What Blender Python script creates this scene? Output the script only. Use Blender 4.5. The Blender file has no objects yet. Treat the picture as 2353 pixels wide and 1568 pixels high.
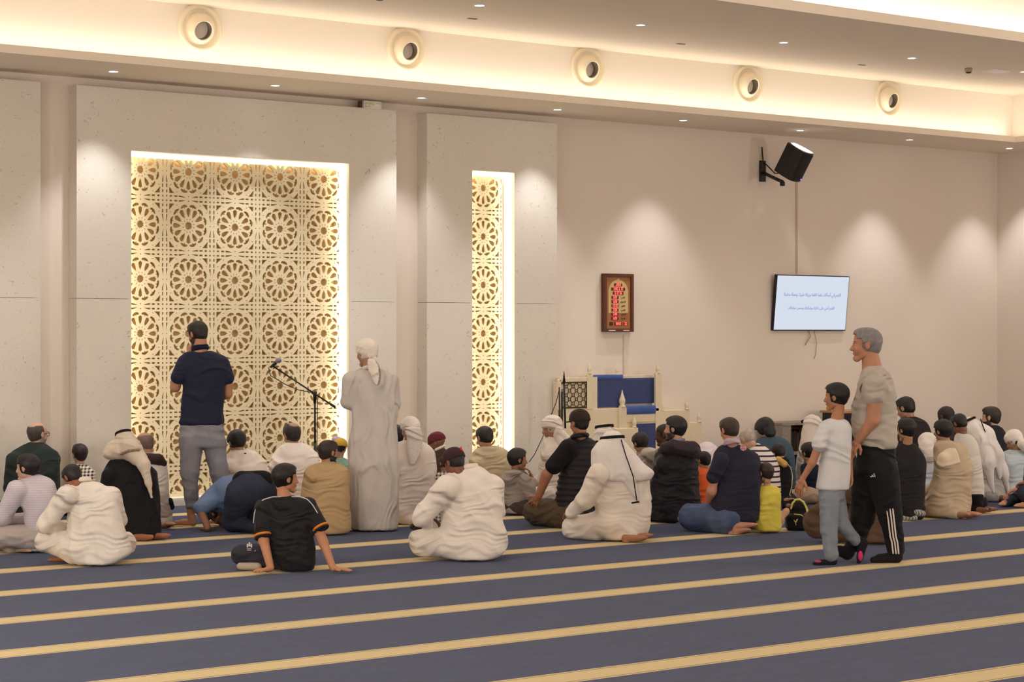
# light levels and carpet colours
K_COVE, K_COVE2, K_D1, K_D2, K_D3, K_FILL = 2.7, 4.5, 100.0, 60.0, 80.0, 430.0
LED_E = 5.0
FLOOR_BLUE, FLOOR_GOLD = (50, 61, 95), (214, 190, 140)
import bpy, bmesh, math, random
import numpy as np
from mathutils import Vector, Matrix, Euler
C = bpy.context.scene
# ---------------------------------------------------------------- camera (2353x1568 frame)
FPX, HOR, EYE, CX = 4575.0, 768.0, 1.7, 1176.5
AL = math.atan(FPX / 6124.0)
CA, SA = math.cos(AL), math.sin(AL)
RT = np.array([CA, -SA, 0.0]); FW = np.array([SA, CA, 0.0]); UP = np.array([0, 0, 1.0])
cam_d = bpy.data.cameras.new('camera')
cam_d.sensor_width = 36.0; cam_d.lens = FPX * 36.0 / 2353.0
cam_d.shift_y = (HOR - 784.0) / 2353.0
cam_d.clip_end = 100
cam = bpy.data.objects.new('camera', cam_d); C.collection.objects.link(cam)
cam.location = (0, 0, EYE); cam.rotation_euler = (math.pi / 2, 0, -AL)
C.camera = cam
C.view_settings.view_transform = 'Standard'; C.view_settings.look = 'None'
C.view_settings.gamma = 1.0; C.view_settings.use_curve_mapping = False
C.view_settings.exposure = -0.1
C.cycles.max_bounces = 7; C.cycles.diffuse_bounces = 4; C.cycles.glossy_bounces = 2
C.cycles.transmission_bounces = 2; C.cycles.caustics_reflective = False; C.cycles.caustics_refractive = False
C.cycles.sample_clamp_indirect = 4.0
# ---------------------------------------------------------------- world and lamps
W = bpy.data.worlds.new('world'); C.world = W; W.use_nodes = True
W.node_tree.nodes['Background'].inputs[0].default_value = (1.0, 0.9, 0.78, 1)
W.node_tree.nodes['Background'].inputs[1].default_value = 0.05
WARM = (1.0, 0.80, 0.58)
LIPY, FASY, ZC, ZL, Z2 = 16.72, 17.0, 4.18, 4.255, 4.83
LIPX, FASX = 20.62, 20.9
LIP2Y, FAS2Y, Z3 = 13.8, 14.1, 5.75
YB, YF, XR, XL0, Y0 = 17.93, 17.75, 21.72, -5.0, -5.0
DOWN1 = [(x, 17.3) for x in (4.55, 6.4, 8.23, 9.98, 11.74, 13.55, 15.4, 17.3, 19.25, 21.2)]
DOWN2 = [(x, 15.36) for x in (5.1, 7.05, 9.05, 11.09, 13.1, 15.11, 17.13, 19.1)]

def area(name, loc, rot, sx, sy, power, col):
    l = bpy.data.lights.new(name, 'AREA'); l.shape = 'RECTANGLE'; l.size = sx; l.size_y = sy
    l.energy = power; l.color = col
    o = bpy.data.objects.new(name, l); C.collection.objects.link(o)
    o.location = loc; o.rotation_euler = rot
    return o

def spot(name, loc, power, size, blend, col, r=0.04, rot=(0, 0, 0)):
    l = bpy.data.lights.new(name, 'SPOT'); l.energy = power; l.spot_size = math.radians(size)
    l.spot_blend = blend; l.color = col; l.shadow_soft_size = r
    o = bpy.data.objects.new(name, l); C.collection.objects.link(o)
    o.location = loc; o.rotation_euler = rot
    return o

# cove lamps lying in the gutters, shining up
area('cove_lamp', (8.0, LIPY + 0.13, ZL - 0.03), (math.pi, 0, 0), 25.5, 0.05, K_COVE * 25.5, (1.0, 0.92, 0.80))
area('cove_lamp', (LIPX + 0.13, 6.0, ZL - 0.03), (math.pi, 0, 0), 0.05, 21.0, K_COVE * 21, (1.0, 0.92, 0.80))
area('cove_lamp', (9.0, LIP2Y + 0.13, Z2 + 0.05), (math.pi, 0, 0), 23, 0.05, K_COVE2 * 23, (1.0, 0.93, 0.82))
area('cove_lamp', (9.0, 3.87, Z2 + 0.05), (math.pi, 0, 0), 23, 0.05, K_COVE2 * 23, (1.0, 0.93, 0.82))
for x, y in DOWN1:
    spot('downlight_lamp', (x, y, ZC - 0.02), K_D1, 76, 0.65, (0.97, 0.97, 1.0), 0.03)
for x, y in DOWN2:
    spot('downlight_lamp', (x, y, Z2 - 0.02), K_D2, 120, 0.8, (1.0, 0.93, 0.86), 0.05)
for x in (1.5, 5.5, 9.5, 13.5, 17.5):
    for y in (2.0, 5.5, 9.0, 12.2):
        spot('downlight_lamp', (x, y, Z3 - 0.06), K_D3, 150, 0.9, (1.0, 0.94, 0.90), 0.25)
for x, y in ((-2.5, 3.0), (0.5, 10.5), (4.5, -2.5), (13.0, -2.5), (18.5, 6.0)):  # added fill lamps out of view, no real fixtures, to brighten ceiling and walls
    l = bpy.data.lights.new('fill_lamp', 'POINT'); l.energy = K_FILL; l.color = (1.0, 0.95, 0.87); l.shadow_soft_size = .5
    o = bpy.data.objects.new('fill_lamp', l); C.collection.objects.link(o); o.location = (x, y, 1.9)
# ---------------------------------------------------------------- materials
def lin(c):
    return tuple(((v / 255.0) / 12.92 if v / 255.0 <= 0.04045 else ((v / 255.0 + 0.055) / 1.055) ** 2.4) for v in c)

_mats = {}
def mat(name, rgb, rough=0.7, spec=0.3, noise=None, bump=None, metal=0.0, emit=None, sheen=0.0, stretch=(1, 1, 1), detail=4):
    """noise=(scale, amount) colour mottling, bump=(scale, strength, distance)"""
    key = (name, tuple(rgb))
    if key in _mats: return _mats[key]
    m = bpy.data.materials.new(name); m.use_nodes = True
    nt = m.node_tree; b = nt.nodes['Principled BSDF']; c = lin(rgb) + (1,)
    b.inputs['Base Color'].default_value = c
    b.inputs['Roughness'].default_value = rough
    b.inputs['Specular IOR Level'].default_value = spec
    b.inputs['Metallic'].default_value = metal
    if sheen: b.inputs['Sheen Weight'].default_value = sheen
    if emit:
        b.inputs['Emission Color'].default_value = lin(emit[0]) + (1,); b.inputs['Emission Strength'].default_value = emit[1]
    if noise or bump:
        tc = nt.nodes.new('ShaderNodeTexCoord'); mp = nt.nodes.new('ShaderNodeMapping')
        mp.inputs['Scale'].default_value = stretch
        nt.links.new(tc.outputs['Object'], mp.inputs[0])
    if noise:
        n = nt.nodes.new('ShaderNodeTexNoise'); n.inputs['Scale'].default_value = noise[0]; n.inputs['Detail'].default_value = detail
        nt.links.new(mp.outputs[0], n.inputs['Vector'])
        r = nt.nodes.new('ShaderNodeMapRange'); r.inputs[1].default_value = 0.25; r.inputs[2].default_value = 0.75
        r.inputs[3].default_value = 1 - noise[1]; r.inputs[4].default_value = 1 + noise[1]
        nt.links.new(n.outputs[0], r.inputs[0])
        mx = nt.nodes.new('ShaderNodeVectorMath'); mx.operation = 'SCALE'; mx.inputs[0].default_value = c[:3]
        nt.links.new(r.outputs[0], mx.inputs['Scale']); nt.links.new(mx.outputs[0], b.inputs['Base Color'])
    if bump:
        n2 = nt.nodes.new('ShaderNodeTexNoise'); n2.inputs['Scale'].default_value = bump[0]; n2.inputs['Detail'].default_value = 3
        nt.links.new(mp.outputs[0], n2.inputs['Vector'])
        bp = nt.nodes.new('ShaderNodeBump'); bp.inputs['Strength'].default_value = bump[1]; bp.inputs['Distance'].default_value = bump[2]
        nt.links.new(n2.outputs[0], bp.inputs['Height']); nt.links.new(bp.outputs[0], b.inputs['Normal'])
    _mats[key] = m
    return m

def cloth(rgb, rough=0.85, wrinkle=0.55, name='cloth', vert=False):
    """woven cloth with creases: ridged noise, warped by a softer noise"""
    key = (name, tuple(rgb), wrinkle, vert)
    if key in _mats: return _mats[key]
    m = mat(name, tuple(rgb) , rough, 0.12, (5, 0.05), None, sheen=0.05)
    m = m.copy(); nt = m.node_tree; b = nt.nodes['Principled BSDF']
    tc = nt.nodes.new('ShaderNodeTexCoord'); w = nt.nodes.new('ShaderNodeTexNoise'); w.inputs['Scale'].default_value = 3.0; w.inputs['Detail'].default_value = 1
    nt.links.new(tc.outputs['Object'], w.inputs['Vector'])
    ad = nt.nodes.new('ShaderNodeVectorMath'); ad.operation = 'MULTIPLY_ADD'; ad.inputs[1].default_value = (.35, .35, .35); nt.links.new(w.outputs['Color'], ad.inputs[0]); nt.links.new(tc.outputs['Object'], ad.inputs[2])
    mp = nt.nodes.new('ShaderNodeMapping'); mp.inputs['Rotation'].default_value = (.04, .06, .6) if vert else (.3, .5, .6); mp.inputs['Scale'].default_value = (2.6, 2.6, .28) if vert else (.55, .9, 3.2); nt.links.new(ad.outputs[0], mp.inputs[0])
    n = nt.nodes.new('ShaderNodeTexNoise'); n.noise_type = 'RIDGED_MULTIFRACTAL'; n.inputs['Scale'].default_value = 4.6; n.inputs['Detail'].default_value = 3.0; n.inputs['Roughness'].default_value = .45
    nt.links.new(mp.outputs[0], n.inputs['Vector'])
    bp = nt.nodes.new('ShaderNodeBump'); bp.inputs['Strength'].default_value = min(1, wrinkle * 1.5); bp.inputs['Distance'].default_value = 0.05
    nt.links.new(n.outputs[0], bp.inputs['Height']); nt.links.new(bp.outputs[0], b.inputs['Normal'])
    _mats[key] = m
    return m
def skinm(rgb):
    return mat('skin', rgb, 0.55, 0.3, (14, 0.06))
def hairm(rgb):
    return mat('hair', rgb, 0.5, 0.4, (50, 0.2), (120, 0.35, 0.006), stretch=(1, 1, .35))

def pattern(name, rgb1, rgb2, func):
    """two-colour cloth; func(nt, position socket) -> factor socket"""
    m = bpy.data.materials.new(name); m.use_nodes = True; nt = m.node_tree; b = nt.nodes['Principled BSDF']
    b.inputs['Roughness'].default_value = 0.85; b.inputs['Specular IOR Level'].default_value = 0.15
    tc = nt.nodes.new('ShaderNodeTexCoord'); sp = nt.nodes.new('ShaderNodeSeparateXYZ')
    nt.links.new(tc.outputs['Object'], sp.inputs[0])
    mx = nt.nodes.new('ShaderNodeMix'); mx.data_type = 'RGBA'
    mx.inputs[6].default_value = lin(rgb1) + (1,); mx.inputs[7].default_value = lin(rgb2) + (1,)
    nt.links.new(func(nt, sp, tc), mx.inputs[0]); nt.links.new(mx.outputs[2], b.inputs['Base Color'])
    return m
def mnode(nt, op, a, b=None):
    n = nt.nodes.new('ShaderNodeMath'); n.operation = op
    for i, v in enumerate((a, b)):
        if v is None: continue
        if isinstance(v, (int, float)): n.inputs[i].default_value = v
        else: nt.links.new(v, n.inputs[i])
    return n.outputs[0]
# ---------------------------------------------------------------- object helpers
def link(o, parent=None):
    C.collection.objects.link(o)
    if parent is not None: o.parent = parent
    return o
def tag(o, label=None, cat=None, group=None, kind=None):
    if label: o['label'] = label
    if cat: o['category'] = cat
    if group: o['group'] = group
    if kind: o['kind'] = kind
    return o
def empty(name, loc, label=None, cat=None, group=None, rz=0):
    o = bpy.data.objects.new(name, None); link(o); o.location = loc; o.rotation_euler = (0, 0, rz); o.empty_display_size = 0.1
    return tag(o, label, cat, group)
def bm_obj(name, bm, m, parent=None, smooth=False, loc=(0, 0, 0), bevel=0):
    me = bpy.data.meshes.new(name)
    bmesh.ops.recalc_face_normals(bm, faces=bm.faces)
    bm.to_mesh(me); bm.free()
    for mm in (m if isinstance(m, (list, tuple)) else [m]): me.materials.append(mm)
    if smooth: me.polygons.foreach_set('use_smooth', [True] * len(me.polygons))
    o = link(bpy.data.objects.new(name, me), parent); o.location = loc
    if bevel:
        md = o.modifiers.new('bevel', 'BEVEL'); md.width = bevel; md.segments = 2; md.limit_method = 'ANGLE'
    return o
def bbox(bm, x0, x1, y0, y1, z0, z1, mi=0, M=None):
    vs = [bm.verts.new((x, y, z)) for x in (x0, x1) for y in (y0, y1) for z in (z0, z1)]
    for f in ((0, 1, 3, 2), (4, 6, 7, 5), (0, 4, 5, 1), (2, 3, 7, 6), (0, 2, 6, 4), (1, 5, 7, 3)):
        bm.faces.new([vs[i] for i in f]).material_index = mi
    if M is not None: bmesh.ops.transform(bm, matrix=M, verts=vs)
    return vs
def boxo(name, x0, x1, y0, y1, z0, z1, m, parent=None, bevel=0):
    bm = bmesh.new(); bbox(bm, x0, x1, y0, y1, z0, z1)
    return bm_obj(name, bm, m, parent, bevel=bevel)
def tube(bm, pts, r, n=8, r1=None, closed=False):
    pts = [Vector(p) for p in pts]; rings = []
    N = len(pts)
    for i, p in enumerate(pts):
        if closed: d = pts[(i + 1) % N] - pts[i - 1]
        else: d = pts[min(i + 1, N - 1)] - pts[max(i - 1, 0)]
        d.normalize(); a = d.orthogonal() if i == 0 else (prev - d * prev.dot(d))
        a.normalize(); prev = a; b = d.cross(a)
        rr = r if r1 is None else r + (r1 - r) * i / (N - 1)
        rings.append([bm.verts.new(p + (a * math.cos(t) + b * math.sin(t)) * rr) for t in [2 * math.pi * j / n for j in range(n)]])
    for i in range(N if closed else N - 1):
        A, B = rings[i], rings[(i + 1) % N]
        for j in range(n): bm.faces.new((A[j], A[(j + 1) % n], B[(j + 1) % n], B[j]))
    if not closed: bm.faces.new(rings[0][::-1]); bm.faces.new(rings[-1])
def lathe(bm, prof, n=32, M=None):
    """prof (r, z) turned about z"""
    rings = []
    for r, z in prof: rings.append([bm.verts.new((r * math.cos(2 * math.pi * j / n), r * math.sin(2 * math.pi * j / n), z)) for j in range(n)])
    for A, B in zip(rings, rings[1:]):
        for j in range(n): bm.faces.new((A[j], A[(j + 1) % n], B[(j + 1) % n], B[j]))
    if M is not None: bmesh.ops.transform(bm, matrix=M, verts=[v for r in rings for v in r])
def px_on_y(px, py, Y):
    r = (px - CX) / FPX; t = Y / (CA - r * SA)
    return (t * (SA + r * CA), Y, EYE + t * (HOR - py) / FPX)
# ---------------------------------------------------------------- the room
M_WALL = mat('painted_wall', (235, 222, 209), 0.75, 0.2, (1.2, 0.015))
M_CEIL = mat('ceiling_paint', (246, 232, 214), 0.8, 0.2)
M_COVE = mat('cove_paint', (240, 230, 216), 0.8, 0.2)
def marble():
    m = mat('speckled_marble', (230, 218, 205), 0.28, 0.5)
    nt = m.node_tree; b = nt.nodes['Principled BSDF']
    tc = nt.nodes.new('ShaderNodeTexCoord')
    v = nt.nodes.new('ShaderNodeTexNoise'); v.inputs['Scale'].default_value = 24; v.inputs['Detail'].default_value = 5; v.inputs['Distortion'].default_value = 1.6
    nt.links.new(tc.outputs['Object'], v.inputs['Vector'])
    r = nt.nodes.new('ShaderNodeValToRGB'); e = r.color_ramp.elements
    e[0].position = 0.27; e[0].color = lin((186, 166, 148)) + (1,); e[1].position = 0.36; e[1].color = lin((226, 218, 205)) + (1,)
    nt.links.new(v.outputs[0], r.inputs[0])
    n2 = nt.nodes.new('ShaderNodeTexNoise'); n2.inputs['Scale'].default_value = 1.5; nt.links.new(tc.outputs['Object'], n2.inputs['Vector'])
    mr = nt.nodes.new('ShaderNodeMapRange'); mr.inputs[3].default_value = 0.93; mr.inputs[4].default_value = 1.04; nt.links.new(n2.outputs[0], mr.inputs[0])
    mx = nt.nodes.new('ShaderNodeVectorMath'); mx.operation = 'SCALE'; nt.links.new(r.outputs[0], mx.inputs[0]); nt.links.new(mr.outputs[0], mx.inputs['Scale'])
    nt.links.new(mx.outputs[0], b.inputs['Base Color'])
    return m
M_MARB = marble()

# floor: woven carpet, navy field with golden row bands
def carpet(name, rgb, amt):
    m = bpy.data.materials.new(name); m.use_nodes = True; nt = m.node_tree; b = nt.nodes['Principled BSDF']
    b.inputs['Roughness'].default_value = 0.95; b.inputs['Specular IOR Level'].default_value = 0.1
    b.inputs['Sheen Weight'].default_value = 0.15
    tc = nt.nodes.new('ShaderNodeTexCoord'); out = None
    for sc, st, w in ((3.0, (1, 3.5, 1), 0.45), (22, (0.5, 2, 1), 0.35), (160, (1, 1, 1), 0.35)):
        mp = nt.nodes.new('ShaderNodeMapping'); mp.inputs['Scale'].default_value = st; nt.links.new(tc.outputs['Object'], mp.inputs[0])
        n = nt.nodes.new('ShaderNodeTexNoise'); n.inputs['Scale'].default_value = sc; n.inputs['Detail'].default_value = 3
        nt.links.new(mp.outputs[0], n.inputs['Vector'])
        t = mnode(nt, 'MULTIPLY', mnode(nt, 'SUBTRACT', n.outputs[0], 0.5), w * amt)
        out = t if out is None else mnode(nt, 'ADD', out, t)
    mx = nt.nodes.new('ShaderNodeVectorMath'); mx.operation = 'SCALE'; mx.inputs[0].default_value = lin(rgb)
    nt.links.new(mnode(nt, 'ADD', out, 1.0), mx.inputs['Scale']); nt.links.new(mx.outputs[0], b.inputs['Base Color'])
    bp = nt.nodes.new('ShaderNodeBump'); bp.inputs['Strength'].default_value = 0.5; bp.inputs['Distance'].default_value = 0.01
    nt.links.new(n.outputs[0], bp.inputs['Height']); nt.links.new(bp.outputs[0], b.inputs['Normal'])
    return m
C_BLUE = carpet('navy_carpet', FLOOR_BLUE, 1.5); C_GOLD = carpet('gold_carpet', FLOOR_GOLD, 0.45); C_DARK = carpet('dark_carpet_line', (120, 92, 66), 0.6)
SY = [6.53, 7.73, 8.91, 10.09, 11.25, 12.44, 13.62, 14.77, 15.8, 16.9]
SY = [SY[0] - 1.18 * k for k in range(9, 0, -1)] + SY
edges = [(Y0, None)]
for y in SY:
    for a, b_, mi in ((-.128, -.108, 1), (-.108, -.098, 2), (-.098, .098, 1), (.098, .108, 2), (.108, .128, 1)):
        edges.append((y + a, mi)); 
    edges.append((y + .128, 0))
bm = bmesh.new()
ys = [e[0] for e in edges] + [YB + 0.02]; ms = [0] + [e[1] for e in edges[1:]]
for i in range(len(ys) - 1):
    f = bm.faces.new([bm.verts.new((x, y, 0)) for x, y in ((XL0, ys[i]), (XR, ys[i]), (XR, ys[i + 1]), (XL0, ys[i + 1]))])
    f.material_index = ms[i]
tag(bm_obj('floor', bm, [C_BLUE, C_GOLD, C_DARK]), kind='structure', label='navy prayer carpet with golden row bands')

# walls
NI = [(8.63, 11.132, 0.056, 3.492), (12.715, 13.30, 0.056, 3.50)]   # lit niches
bm = bmesh.new()
for x0, x1, z0, z1 in ((XL0, 8.45, 0, 4.3), (8.45, 11.3, 3.62, 4.3), (11.3, 12.55, 0, 4.3), (12.55, 13.45, 3.62, 4.3), (13.45, XR + .2, 0, 4.3)):
    bbox(bm, x0, x1, YB, YB + 0.2, z0, z1)
tag(bm_obj('wall_back', bm, M_WALL), kind='structure')
for n, a in (('wall_right', (XR, XR + .2, Y0, YB, 0, Z3)), ('wall_left', (XL0 - .2, XL0, Y0, YB, 0, Z3)), ('wall_front', (XL0, XR, Y0 - .2, Y0, 0, Z3))):
    tag(boxo(n, *a, M_WALL), kind='structure')
# ceilings: lowered border, lip, gutter, upright fascia, upper ceiling, second lip
bm = bmesh.new()
bbox(bm, XL0, XR, LIPY, YB, ZC, ZC + .03); bbox(bm, XL0, LIPX, LIPY, LIPY + .03, ZC + .03, ZL)
bbox(bm, LIPX, XR, Y0, LIPY, ZC, ZC + .03); bbox(bm, LIPX, LIPX + .03, Y0, LIPY + .03, ZC + .03, ZL)
tag(bm_obj('ceiling', bm, M_CEIL), kind='structure', label='lowered ceiling border with light cove lip')
bm = bmesh.new()
bbox(bm, XL0, FASX, FASY, FASY + .05, ZC + .03, Z2 + .02); bbox(bm, FASX, FASX + .05, Y0, FASY + .05, ZC + .03, Z2 + .02)
tag(bm_obj('trim_1', bm, M_COVE), kind='structure', label='upright cove face with round air nozzles')
bm = bmesh.new()
bbox(bm, XL0, FASX, LIP2Y, FASY, Z2, Z2 + .03); bbox(bm, XL0, LIPX - 1.2, LIP2Y, LIP2Y + .03, Z2 + .03, Z2 + .10)
bbox(bm, LIPX - 1.2, FASX, Y0, LIP2Y, Z2, Z2 + .03); bbox(bm, LIPX - 1.23, LIPX - 1.2, Y0, LIP2Y + .03, Z2 + .03, Z2 + .10)
bbox(bm, XL0, FASX, Y0, 4.0, Z2, Z2 + .03); bbox(bm, XL0, LIPX - 1.2, 3.97, 4.0, Z2 + .03, Z2 + .1)
tag(bm_obj('ceiling', bm, M_CEIL), kind='structure', label='upper ceiling')
bm = bmesh.new()
bbox(bm, XL0, LIPX - .9, FAS2Y, FAS2Y + .05, Z2 + .03, Z3); bbox(bm, LIPX - .9, LIPX - .85, Y0, FAS2Y, Z2 + .03, Z3); bbox(bm, XL0, LIPX - .9, 3.6, 3.65, Z2 + .03, Z3)
tag(bm_obj('trim_2', bm, M_COVE), kind='structure', label='upright face of the second light cove')
tag(boxo('ceiling', XL0, LIPX - .85, 3.6, FAS2Y + .05, Z3, Z3 + .03, M_COVE), kind='structure', label='raised middle ceiling')

# marble cladding slabs on the back wall, split by the joint
def slab_group(x0, x1, hole=None, zt=4.085):
    r = []
    zj = 2.04
    def piece(a, b, c, d): r.append((a, b, c, d))
    if hole is None:
        piece(x0, x1, 0, zj); piece(x0, x1, zj, zt)
    else:
        hx0, hx1, hz0, hz1 = hole
        piece(x0, hx0, 0, zj); piece(hx1, x1, 0, zj); piece(x0, hx0, zj, hz1); piece(hx1, x1, zj, hz1); piece(x0, x1, hz1, zt)
        piece(hx0, hx1, 0, hz0)
    return r
for nm, lab, g_ in (('marble_cladding', 'left marble wall panel cut by the photo edge', slab_group(3.2, 7.695)),
                 ('marble_cladding', 'wide marble wall panel around the big lit lattice niche', slab_group(8.062, 11.722, NI[0])),
                 ('marble_cladding', 'narrow marble wall panel around the slim lit lattice niche', slab_group(12.115, 13.897, NI[1]))):
    e = empty(nm, (g_[0][0], YF, 0), lab, 'wall panel')
    xs0, xs1 = g_[0][0], max(p[1] for p in g_)
    for a, b_, c, d in g_:
        o = boxo('slab', a + .0 - xs0, b_ - xs0, 0, .178, c + (.004 if c == 2.04 else 0), d, M_MARB, e)
# niches: side reveals, back, led strips
M_REV = mat('white_reveal', (245, 240, 228), 0.6)
M_LED = mat('led_strip', (255, 250, 235), 0.5, emit=((255, 244, 222), LED_E))
M_BACK = mat('gold_backing', (228, 192, 134), 0.6, 0.3)
M_LAT = mat('cream_lattice', (240, 224, 188), 0.5, 0.35)
def lattice_tile_mesh():
    holes = []
    def pol(pts): holes.append(pts)
    def rot(pts, a): return [(x * math.cos(a) - y * math.sin(a), x * math.sin(a) + y * math.cos(a)) for x, y in pts]
    pol([((.086 if i % 2 else .062) * math.cos(math.pi * i / 12), (.086 if i % 2 else .062) * math.sin(math.pi * i / 12)) for i in range(24)])
    for k in range(12):
        a = math.radians(30 * k); b2 = a + math.radians(15)
        pol(rot([(.158, 0), (.205, -.028), (.24, -.040), (.306, -.046), (.312, -.040), (.314, -.026), (.328, -.022), (.326, -.008), (.338, 0), (.326, .008), (.328, .022), (.314, .026), (.312, .040), (.306, .046), (.24, .040), (.205, .028)], a))
        pol(rot([(.103, 0), (.117, -.009), (.138, 0), (.117, .009)], b2))
        pol(rot([(.318, 0), (.342, -.010), (.352, -.020), (.340, -.060), (.356, -.076), (.378, -.068), (.396, -.030), (.403, 0), (.396, .030), (.378, .068), (.356, .076), (.340, .060), (.352, .020), (.342, .010)], b2))
    for sx in (1, -1):
        for sy in (1, -1):
            pol([(sx * .288, sy * .405), (sx * .405, sy * .405), (sx * .405, sy * .288), (sx * .345, sy * .352)])
            for q in ((.252, .378), (.378, .252)):
                pol([(sx * (q[0] - .016), sy * q[1]), (sx * q[0], sy * (q[1] - .009)), (sx * (q[0] + .016), sy * q[1]), (sx * q[0], sy * (q[1] + .009))])
            pol([(sx * .443, sy * .443), (sx * .472, sy * .443), (sx * .472, sy * .472), (sx * .443, sy * .472)])
            for sw in (0, 1):
                def S(p): return (sx * (p[1] if sw else p[0]), sy * (p[0] if sw else p[1]))
                pol([S(p) for p in ((.470, .068), (.474, .075), (.472, .205), (.443, .205), (.443, .165))])
                pol([S(p) for p in ((.443, .232), (.472, .232), (.472, .30), (.443, .30))])
                pol([S(p) for p in ((.443, .345), (.472, .345), (.472, .395), (.443, .395))])
    for s_ in (1, -1):
        pol([(s_ * .445, 0), (s_ * .457, .016), (s_ * .469, 0), (s_ * .457, -.016)])
        pol([(0, s_ * .445), (.016, s_ * .457), (0, s_ * .469), (-.016, s_ * .457)])
    cu = bpy.data.curves.new('t', 'CURVE'); cu.dimensions = '2D'; cu.fill_mode = 'BOTH'; cu.extrude = .012
    for pts in [[(-.5, -.5), (.5, -.5), (.5, .5), (-.5, .5)]] + holes:
        s_ = cu.splines.new('POLY'); s_.points.add(len(pts) - 1)
        for i, p in enumerate(pts): s_.points[i].co = (p[0] * .527, p[1] * .54, 0, 1)
        s_.use_cyclic_u = True
    o = bpy.data.objects.new('t', cu); C.collection.objects.link(o)
    bpy.context.view_layer.update()
    me = bpy.data.meshes.new_from_object(o.evaluated_get(bpy.context.evaluated_depsgraph_get()))
    bpy.data.objects.remove(o)
    me.transform(Matrix.Rotation(math.pi / 2, 4, 'X'))
    me.materials.clear(); me.materials.append(M_LAT)
    return me
TILE = lattice_tile_mesh()
def clip_tile(x0, x1, z0, z1):
    bm = bmesh.new(); bm.from_mesh(TILE)
    for co, no in (((x0, 0, 0), (-1, 0, 0)), ((x1, 0, 0), (1, 0, 0)), ((0, 0, z0), (0, 0, -1)), ((0, 0, z1), (0, 0, 1))):
        bmesh.ops.bisect_plane(bm, geom=bm.verts[:] + bm.edges[:] + bm.faces[:], plane_co=co, plane_no=no, clear_outer=True)
    me = bpy.data.meshes.new('lattice_tile'); bm.to_mesh(me); bm.free(); me.materials.append(M_LAT)
    return me
def niche(hx0, hx1, hz0, hz1, xc, lab, lab2):
    e = empty('lit_niche', (hx0, YF, 0), lab, 'niche')
    w = hx1 - hx0
    bm = bmesh.new()
    bbox(bm, -.03, .004, .002, .30, hz0, hz1); bbox(bm, w - .004, w + .03, .002, .30, hz0, hz1); bbox(bm, -.03, w + .03, .002, .30, hz1 - .004, hz1 + .03); bbox(bm, 0, w, .002, .30, hz0 - .03, hz0 + .02)
    bm_obj('reveal', bm, M_REV, e)
    boxo('backing_panel', 0, w, .238, .26, hz0, hz1, M_BACK, e)
    lx0, lx1, lz0, lz1 = .006, w - .010, hz0 + .02, hz1 - .050
    bm = bmesh.new(); bbox(bm, w - .012, w - .0045, .062, .182, hz0 + .03, hz1 - .012); bm_obj('led_strip', bm, M_LED, e)
    bm = bmesh.new(); bbox(bm, .0045, .012, .062, .182, hz0 + .03, hz1 - .012); bm_obj('led_strip', bm, M_LED, e)
    bm = bmesh.new(); bbox(bm, .014, w - .014, .185, .20, lz1 + .006, hz1 - .006); bm_obj('led_strip', bm, M_LED, e)
    l = empty('carved_lattice_screen', (hx0, YF + .20, 0), lab2, 'lattice screen')
    for cx in xc:
        for r in range(7):
            cz = 3.325 - .54 * r
            a, b2 = max(-.2635, lx0 - (cx - hx0)), min(.2635, lx1 - (cx - hx0)); c_, d = max(-.27, lz0 - cz), min(.27, lz1 - cz)
            if b2 - a < .02 or d - c_ < .02: continue
            full = (b2 - a > .526 and d - c_ > .539)
            me = TILE if full else clip_tile(a, b2, c_, d)
            o = link(bpy.data.objects.new('lattice_tile', me), l); o.location = (cx - hx0, 0, cz)
    for zz, hh in ((lz0, .03),):
        boxo('bottom_rail', lx0, lx1, -.014, .014, zz - .02, zz + hh, M_LAT, l)
niche(*NI[0], [8.825 + .527 * k for k in range(5)], 'wide backlit wall niche with glowing white edge', 'wide carved cream lattice screen filling the big niche')
niche(*NI[1], [13.005], 'slim backlit wall niche with glowing white edge', 'slim carved cream lattice screen in the narrow niche')
# baseboard along the plain wall and cladding foot
M_BASE = mat('baseboard', (205, 190, 178), 0.5)
tag(boxo('baseboard_back', 13.92, XR, YB - .012, YB, 0, .09, M_BASE), kind='structure')
tag(boxo('baseboard_right', XR - .012, XR, Y0, YB - .012, 0, .09, M_BASE), kind='structure')

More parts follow.
